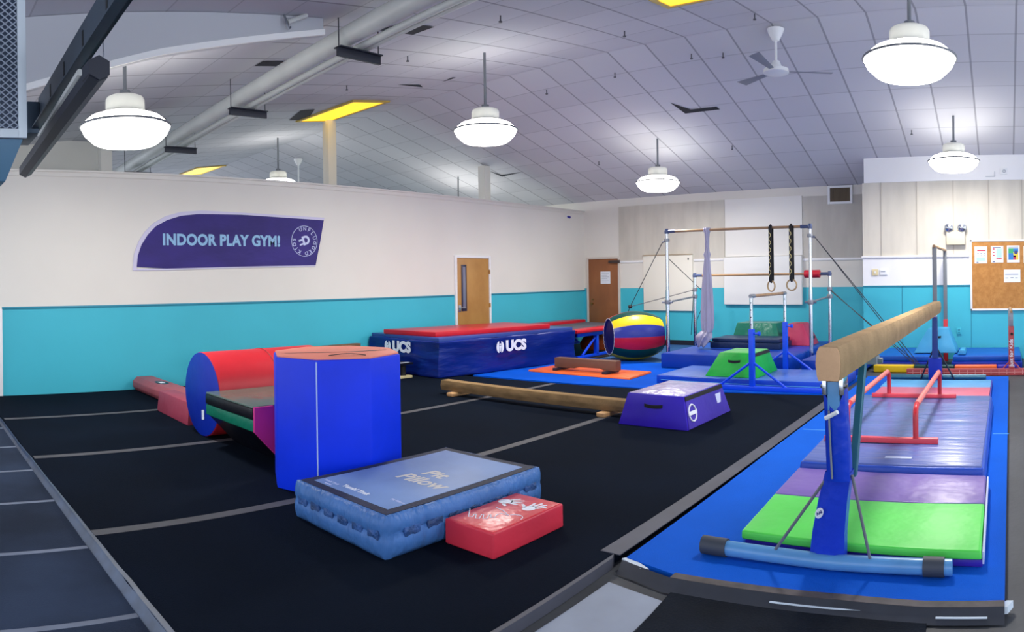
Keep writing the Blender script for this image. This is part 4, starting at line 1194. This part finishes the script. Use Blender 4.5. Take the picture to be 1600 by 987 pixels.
# silk cloth tied to the high bar
t = thing('aerial_silk', 'grey lilac cloth knotted and hanging from the wooden high bar', 'cloth', (-5.27, 11.6, .2))
m = MB()
sx, sy = -5.25, 11.60
rings = []
prf = [(2.45, .055, .05), (2.41, .07, .065), (2.36, .045, .045), (2.28, .038, .036), (2.1, .036, .034), (2.02, .042, .04), (1.965, .062, .058), (1.90, .046, .044), (1.82, .055, .045),
       (1.6, .075, .048), (1.3, .098, .055), (1.0, .115, .06), (.75, .12, .06), (.62, .105, .055), (.55, .075, .05)]
for z, a, b in prf:
    off = -.02 * (2.4 - z)
    rings.append([(sx + off * .5 + math.cos(2 * PI * k / 48) * a * (1 + .14 * math.sin(k * 2 * PI / 48 * 7 + z * 1.3)),
                   sy + math.sin(2 * PI * k / 48) * b * (1 + .22 * math.sin(k * 2 * PI / 48 * 9 + z)), z) for k in range(48)])
m.rings(rings); m.build('hanging_cloth', silk_m, t, smooth=60)
m = MB()
rings = []
for i, (z, a) in enumerate(((.58, .07), (.52, .12), (.46, .14), (.40, .11), (.34, .085), (.29, .06))):
    rings.append([(sx - .05 - .02 * i + math.cos(2 * PI * k / 40) * a * (1 + .25 * math.sin(k * .157 * 5 + i)), sy + math.sin(2 * PI * k / 40) * a * .7 * (1 + .3 * math.sin(k * .157 * 6 + i)), z + .02 * math.sin(k * .157 * 4)) for k in range(40)])
m.rings(rings); m.build('ruffled_end', silk_m, t, smooth=60)

# gymnastic rings
def ringset(x, zring, yaw_, label):
    t = thing('gymnastic_ring', label, 'gymnastic ring', (x, 11.6, zring - .11), 'wooden rings hanging from the high bar')
    m = MB(); m.torus((x, 11.6, zring), (math.sin(yaw_), math.cos(yaw_), 0), .092, .014, 32, 10); m.build('ring', woodbar_l, t)
    m = MB()
    m.box(x - .03, x + .03, 11.565, 11.58, zring + .08, 2.43, .002); m.box(x - .018, x + .042, 11.62, 11.635, zring + .09, 2.43, .002)
    m.tube([(x, 11.572, 2.43), (x, 11.6, 2.448), (x, 11.628, 2.43)], .02, 8); m.tube([(x, 11.572, zring + .09), (x, 11.6, zring + .07), (x, 11.628, zring + .095)], .022, 8)
    st = m.build('strap', black, t)
    zz = []; k = 0; z = zring + .16
    while z < 2.36:
        zz += [(x - .022 + .030 * (k % 2), 11.562, z), (x - .022 + .030 * (k % 2), 11.562, z + .03)]; z += .065; k += 1
    MB().tube(zz, .0055, 4).build('webbing_loop', mat('pale_stitch', (200, 186, 130), .6), st, smooth=0)
woodbar_l = mat('pale_ring_wood', (196, 164, 120), .5, var=.1, vscale=8)
ringset(-4.03, 1.385, .5, 'wooden ring on a black strap, farther from the chrome post')
ringset(-3.655, 1.40, .05, 'wooden ring on a thin black strap, nearest the chrome post')

# ------------------------------------------------------------------ small blue bar
t = thing('junior_bar', 'small horizontal bar on blue braced posts before the green block', 'gymnastics bar', (-3.41, 9.6, 0))
A, B_ = Vector((-3.41, 8.97, 0)), Vector((-3.40, 10.42, 0))
for P in (A, B_):
    m = MB().box(-4.35 if P is A else -4.1, -2.2 if P is A else -2.6, P.y - .04, P.y + .04, .001, .06, .006); base = m.build('base_rail', paint_blue, t)
    MB().box(P.x - .036, P.x + .036, P.y - .036, P.y + .036, .055, .84, .006).build('lower_post', paint_blue, t)
    up_ = MB().tube([P + Z_ * .8, P + Z_ * 1.29], .024, 12).build('upper_post', chrome, t)
    for k in range(4): MB().lathe([(.009, 0), (.009, .004), (0, .005)], P + Vector((0, -.022, .9 + k * .1)), (0, -1, 0), 8).build('pin_hole', black, up_, smooth=0)
    m = MB().tube([P + Vector((-.02, 0, .38)), P + Vector((-.50, 0, .04))], .018, 8); m.build('brace', paint_blue, t)
    m = MB().tube([P + Vector((.02, 0, .38)), P + Vector((.50, 0, .04))], .018, 8); m.build('brace', paint_blue, t)
    MB().tube([P + Vector((0, 0, .78)), P + Vector((.10, -.02, .78))], .016, 8).lathe([(.03, 0), (.03, .03), (0, .031)], P + Vector((.1, -.02, .78)), (1, 0, 0), 10).build('knob', paint_blue, t)
d = (B_ - A).normalized()
r = MB().tube([A + Z_ * 1.29 + d * .1, B_ + Z_ * 1.29 - d * .1], .022, 12).build('bar', woodbar, t)
for P, s_ in ((A, 1), (B_, -1)):
    MB().tube([P + Z_ * 1.29 - d * s_ * .03, P + Z_ * 1.29 + d * s_ * .12], .027, 12).build('end_fitting', steel, r)

# ------------------------------------------------------------------ high balance beam
t = thing('balance_beam', 'high tan suede balance beam on padded blue legs over the blue floor mat', 'balance beam', (-.9, 6.8, 0))
bA, bB = Vector((-.866, 3.33, 1.131)), Vector((-1.02, 10.35, 1.075))
prf = [(-.05, -.084), (.05, -.084), (.058, -.06), (.064, 0), (.058, .06), (.046, .084), (-.046, .084), (-.058, .06), (-.064, 0), (-.058, -.06)]
m = MB(); m.rings([[p + Vector((q[0], 0, q[1])) for q in prf] for p in (bA, bA.lerp(bB, .33), bA.lerp(bB, .66), bB)]); m.build('beam', suede, t, smooth=30)
m = MB(); m.prism([(bA.x + q[0] * .985, bA.z + q[1] * .985) for q in prf], 'Y', bA.y - .012, bA.y + .001, .004); m.build('end_cap', suede2, t)
SX = -.872
m = MB().box(SX - .055, SX - .033, 3.43, 3.55, .96, 1.047, .004).box(SX + .033, SX + .055, 3.43, 3.55, .96, 1.047, .004).box(SX - .033, SX + .033, 3.43, 3.55, 1.03, 1.046, .004)
m.tube([(SX - .07, 3.47, 1.0), (SX + .07, 3.47, 1.0)], .011, 8); m.build('bracket', chrome, t)
MB().hexa([(SX - .035, 3.46, .82), (SX + .035, 3.46, .82), (SX + .035, 3.54, .82), (SX - .035, 3.54, .82)], [(SX - .03, 3.44, 1.028), (SX + .03, 3.44, 1.028), (SX + .03, 3.53, 1.028), (SX - .03, 3.53, 1.028)], .006).build('leg_post', paint_pale, t)
m = MB(); m.tube([(SX - .035, 3.42, .845), (SX + .035, 3.39, .885)], .011, 8); m.build('clamp_lever', white_m, t)
def ringp(cx, cy, w, d_, z):
    return [(cx - w, cy - d_ * .6, z), (cx - w * .5, cy - d_, z), (cx + w * .5, cy - d_, z), (cx + w, cy - d_ * .6, z), (cx + w, cy + d_ * .6, z), (cx + w * .5, cy + d_, z), (cx - w * .5, cy + d_, z), (cx - w, cy + d_ * .6, z)]
rg = [ringp(-.862, 3.53, .060, .06, .51), ringp(-.864, 3.52, .060, .062, .65), ringp(-.868, 3.51, .056, .062, .82)]
top = ringp(SX, 3.495, .056, .064, .985)
top[1] = (top[1][0] + .01, top[1][1] + .02, .90); top[2] = (top[2][0] - .016, top[2][1] + .02, .87)
rg.append(top)
m = MB(); m.rings(rg, caps=False)
up_s = m.build('upper_leg_pad', vinyl('leg_pad_blue', (10, 62, 206), .38, .5, 7), t, smooth=50)
m = MB(); m.tube([(SX - .022, 3.438, .88), (SX - .018, 3.445, .70), (-.885, 3.455, .53)], .0055, 6); m.build('zip', grey_pl, up_s)
rg = [ringp(-.962, 3.655, .096, .06, .055), ringp(-.945, 3.63, .088, .062, .2), ringp(-.91, 3.59, .078, .064, .38), ringp(-.868, 3.55, .068, .066, .55)]
m = MB(); m.rings(rg, caps=False); lo_s = m.build('lower_leg_pad', vinyl('leg_pad_violet_blue', (34, 66, 204), .36, .7, 9), t, smooth=50)
oc_ = Vector((-.975, 3.525, .325))
bx_, by_ = (X_ + Z_ * .15).normalized(), (Z_ - Y_ * .22).normalized()
bt = math.radians(25); tx2, ty2 = bx_ * math.cos(bt) + by_ * math.sin(bt), by_ * math.cos(bt) - bx_ * math.sin(bt)
m = MB(); m.flat([(p[0] * .022, p[1] * .032) for p in arc(0, 0, 1, 0, 2 * PI, 24)[:-1]], oc_, by_ * math.sin(-bt) + bx_ * math.cos(bt), by_ * math.cos(bt) + bx_ * math.sin(bt)); q = m.build('oval_badge', letter_w, lo_s, smooth=0)
m = MB(); m.text('AAI', .021, oc_ - Y_ * .001, tx2, ty2, offset=.001); m.build('lettering', mat('navy_lettering', (40, 50, 120), .6), q, smooth=0)
m = MB(); m.tube([(-1.66, 3.60, .05), (-1.2, 3.60, .047), (-1.0, 3.60, .043), (-.9, 3.60, .043), (-.7, 3.60, .047), (-.29, 3.60, .05)], .042, 16); m.build('base_tube', paint_pale, t)
for a, b in ((-1.68, -1.53), (-.44, -.33)):
    MB().tube([(a, 3.60, .051), (b, 3.60, .051)], .050, 16).build('rubber_sleeve', mat('dark_rubber', (56, 62, 72), .6), t)
MB().tube([(-.915, 3.52, .535), (-1.24, 3.585, .085)], .0085, 8).build('stay_rod', gal, t)
MB().tube([(-.795, 3.52, .535), (-.72, 3.585, .085)], .0085, 8).build('stay_rod', gal, t)
m = MB(); m.hexa([(-.835, 3.60, .50), (-.795, 3.60, .50), (-.795, 3.66, .50), (-.835, 3.66, .50)], [(-.905, 4.23, 1.04), (-.865, 4.23, 1.04), (-.865, 4.31, 1.04), (-.905, 4.31, 1.04)], .006); m.build('diagonal_brace', paint_teal, t)
m = MB().box(-.94, -.83, 4.42, 4.54, .99, 1.04, .005).tube([(-.97, 4.48, 1.01), (-.80, 4.48, 1.01)], .018, 8); m.build('brace_bracket', grey_pl, t)
m = MB(); m.hexa([(-1.07, 10.0, .02), (-.98, 10.0, .02), (-.98, 10.1, .02), (-1.07, 10.1, .02)], [(-1.055, 9.95, .985), (-.985, 9.95, .985), (-.985, 10.05, .985), (-1.055, 10.05, .985)], .006); m.build('leg_post', mat('navy_post_paint', (16, 60, 130), .4), t)
MB().box(-1.06, -.98, 9.9, 10.08, .95, .99, .004).build('bracket', chrome, t)
MB().box(-1.12, -.93, 9.97, 10.13, .003, .36, .02, 2).build('lower_leg_pad', v_blued, t)
MB().tube([(-1.04, 10.05, .5), (-1.26, 10.2, .02)], .012, 8).build('stay_rod', blacksteel, t)
MB().tube([(-1.0, 10.05, .5), (-.76, 10.2, .02)], .012, 8).build('stay_rod', blacksteel, t)
MB().tube([(-1.7, 10.26, .045), (-.3, 10.26, .045)], .04, 12).build('base_tube', paint_teal, t)

# ------------------------------------------------------------------ mats on the blue carpet
t = thing('folding_mat', 'folded lime green and mauve panel mat under the near beam leg', 'folding mat', (-.83, 4.4, 0))
MB().hexa([(-1.5, 3.79, .001), (-.135, 3.72, .001), (-.145, 5.11, .001), (-1.57, 5.15, .001)], [(-1.5, 3.79, .042), (-.135, 3.72, .042), (-.145, 5.11, .042), (-1.57, 5.15, .042)], .012).build('lower_fold', v_indigo, t)
MB().hexa([(-1.51, 3.76, .047), (-.14, 3.70, .047), (-.145, 4.47, .047), (-1.55, 4.47, .047)], [(-1.51, 3.765, .097), (-.145, 3.705, .097), (-.15, 4.47, .097), (-1.55, 4.47, .097)], .014, 3, cuts=2, amp=.003).build('green_panel', v_lime, t)
MB().hexa([(-1.55, 4.475, .047), (-.145, 4.475, .047), (-.15, 5.10, .047), (-1.58, 5.13, .047)], [(-1.55, 4.475, .097), (-.15, 4.475, .097), (-.155, 5.095, .097), (-1.58, 5.13, .097)], .014, 3, cuts=2, amp=.004).build('mauve_panel', v_mpur, t)
m = MB(); m.hexa([(-.138, 3.72, .02), (-.128, 3.72, .02), (-.138, 5.1, .02), (-.148, 5.1, .02)], [(-.138, 3.72, .085), (-.128, 3.72, .085), (-.138, 5.1, .085), (-.148, 5.1, .085)]); m.build('velcro_edge', letter_l, t, smooth=0)
t = thing('crash_mat', 'large slate blue crash mat under the red parallel bars', 'crash mat', (-.87, 6.7, 0))
MB().hexa([(-1.60, 5.18, .001), (-.16, 5.16, .001), (-.16, 8.22, .001), (-1.73, 8.22, .001)], [(-1.585, 5.20, .125), (-.175, 5.18, .125), (-.175, 8.2, .125), (-1.71, 8.2, .125)], .02, 3).build('body', v_slside, t)
MB().hexa([(-1.57, 5.21, .12), (-.19, 5.19, .12), (-.19, 8.19, .12), (-1.70, 8.19, .12)], [(-1.56, 5.22, .137), (-.195, 5.2, .137), (-.195, 8.18, .137), (-1.69, 8.18, .137)], .006, 2, cuts=4, amp=.003, freq=4).build('top_panel', v_slate, t)
m = MB().box(-.95, -.74, 5.36, 5.41, .139, .142); m.build('label_patch', letter_l, t, smooth=0)
t = thing('folding_mat', 'pink and sky blue panel mat beyond the slate blue crash mat', 'folding mat', (-.9, 9.1, 0))
MB().box(-1.68, -.215, 8.27, 9.28, .001, .058, .012).build('pink_panel', v_rose, t)
MB().box(-1.70, -.215, 9.285, 9.93, .001, .058, .012).build('sky_blue_panel', v_sky, t)
MB().box(-.212, -.20, 8.3, 9.9, .005, .05).build('velcro_edge', v_indigo, t, smooth=0)

t = thing('parallel_bars', 'low red parallel bars standing on the slate blue crash mat', 'parallel bars', (-1.06, 6.9, .14))
rz, zb_ = .45, .141
for x in (-.77, -1.36):
    yn, yf = 5.86, 8.02
    P = [(x, yn, zb_ + .03), (x, yn, rz - .10), (x, yn + .02, rz - .035), (x, yn + .06, rz - .008), (x, yn + .12, rz), (x, yf - .12, rz), (x, yf - .06, rz - .008), (x, yf - .02, rz - .035), (x, yf, rz - .10), (x, yf, zb_ + .03)]
    o = MB().tube(P, .024, 14).build('rail', paint_red, t)
    MB().tube([(x, yn + .1, rz + .0005), (x, yf - .1, rz + .0005)], .0255, 14).build('grip', mat('worn_red_grip', (214, 110, 104), .55), o)
for y in (5.86, 8.02):
    MB().box(-1.56, -.58, y - .03, y + .03, zb_, zb_ + .045, .006).build('base_rail', mat('coral_red_paint', (222, 70, 84), .4), t)

# ------------------------------------------------------------------ far right group
for (a, b), lb in (((-2.25, -1.22), 'beyond the middle of the tan beam'), ((-.93, .27), 'along the wall below the cork board')):
    tag(MB().box(a, b, 11.80, 13.25, -.058, .075, .02, 2, cuts=2, amp=.008).build('gym_mat', v_blued), 'deep blue mat, lower of the two stacked mats ' + lb, 'mat', 'stacked blue mats by the panelled wall')
    tag(MB().box(a + .02, b - .02, 11.84, 13.24, .082, .165, .02, 2, cuts=2, amp=.005).build('gym_mat', v_matb), 'cobalt blue mat, topmost of the two stacked mats ' + lb, 'mat', 'stacked blue mats by the panelled wall')
t, fp, rp_ = trapez('foam_block', 'light blue trapezoid block with black handle standing on the cobalt mats', (-1.62, -.86, 12.2, 12.8), (-1.38, -1.02, 12.32, 12.68), .18, .60, (v_ltblue, v_ltblue), True, False)
tag(MB().prism([(-.84, .178), (-.70, .178), (-.72, .25), (-.80, .25)], 'Y', 12.0, 12.5, .006).build('foam_wedge', v_ltblue), 'small light blue wedge beside the light blue trapezoid block', 'foam wedge')

t = thing('sectional_beam', 'rainbow floor beam with yellow, green, orange and purple sections before the cobalt mats', 'balance beam', (-1.0, 11.5, -.06))
for a, b, m_, lb in ((-2.20, -1.53, v_yel, 'yellow section'), (-1.52, -.86, v_bgreen, 'dark green section'), (-.85, -.16, v_orange, 'orange section'), (-.15, .2, v_indigo, 'purple section')):
    lab(MB().box(a, b, 11.43, 11.60, -.058, .06, .02, 3).build('section', m_, t), lb)

t = thing('kids_bar', 'red junior bar with white lettering on its post before the cork board', 'gymnastics bar', (.08, 11.3, -.06))
MB().box(-1.60, .62, 11.12, 11.22, -.058, .045, .008).build('base_rail', paint_red2, t)
m = MB()
for i in range(17): m.box(-1.5 + i * .125, -1.492 + i * .125, 11.116, 11.121, -.04, .03)
m.box(-1.58, .6, 11.116, 11.121, -.01, -.004)
m.build('scale_marks', mat('pale_pink_marks', (226, 160, 160), .6), t, smooth=0)
po = MB().box(.035, .125, 11.13, 11.21, .045, .72, .008).build('post', paint_red2, t)
MB().box(.045, .115, 11.14, 11.20, .72, .94, .006).build('upper_post', steel, t)
m = MB(); m.text('Just for Kids', .088, (.08, 11.128, .30), Z_, -X_, offset=.001); m.build('lettering', letter_w, po, smooth=0)
m = MB(); m.lathe([(.022, 0), (.022, .02), (0, .022)], (.09, 11.128, .60), (0, -1, 0), 12); m.build('knob', black, po)
MB().tube([(.085, 11.08, .955), (.07, 11.72, .985)], .021, 12).build('bar', woodbar, t)
for s_ in (-1, 1):
    MB().tube([(.08 + s_ * .03, 11.17, .16), (.08 + s_ * .13, 11.17, .05)], .010, 8).build('brace', paint_red2, t)
MB().box(.035, .105, 11.68, 11.75, -.058, .97, .006).build('rear_post', steel, t)

t = thing('horizontal_bar', 'tall grey bar seen end-on behind the far end of the beam', 'gymnastics bar', (-1.12, 12, -.06))
for y, x in ((10.98, -1.115), (13.02, -1.125)):
    MB().box(x - .034, x + .034, y - .034, y + .034, .70, 1.99 if y < 12 else 1.99, .006).build('upper_post', gal, t)
    MB().box(x - .04, x + .04, y - .04, y + .04, -.058, .72, .006).build('lower_post', paint_red, t)
MB().tube([(-1.115, 10.9, 2.0), (-1.125, 13.1, 2.0)], .024, 12).build('bar', woodbar, t)

# ------------------------------------------------------------------ light
w = bpy.data.worlds.new('world'); SC.world = w; w.use_nodes = True
bg = w.node_tree.nodes['Background']
bg.inputs[0].default_value = (0.80, 0.87, 1.0, 1); bg.inputs[1].default_value = 2.35
def area(name, loc, tgt, size, power, color):
    l = bpy.data.lights.new(name, 'AREA'); l.energy = power; l.shape = 'RECTANGLE'; l.size = size[0]; l.size_y = size[1]; l.color = color
    o = bpy.data.objects.new(name, l); C.objects.link(o); o.location = loc
    o.rotation_euler = (Vector(tgt) - Vector(loc)).to_track_quat('-Z', 'Y').to_euler()
    return o
SC.view_settings.view_transform = 'Standard'
SC.view_settings.look = 'None'
SC.view_settings.exposure = 0.0
SC.cycles.max_bounces = 8
SC.cycles.diffuse_bounces = 5
SC.cycles.sample_clamp_indirect = 4.0
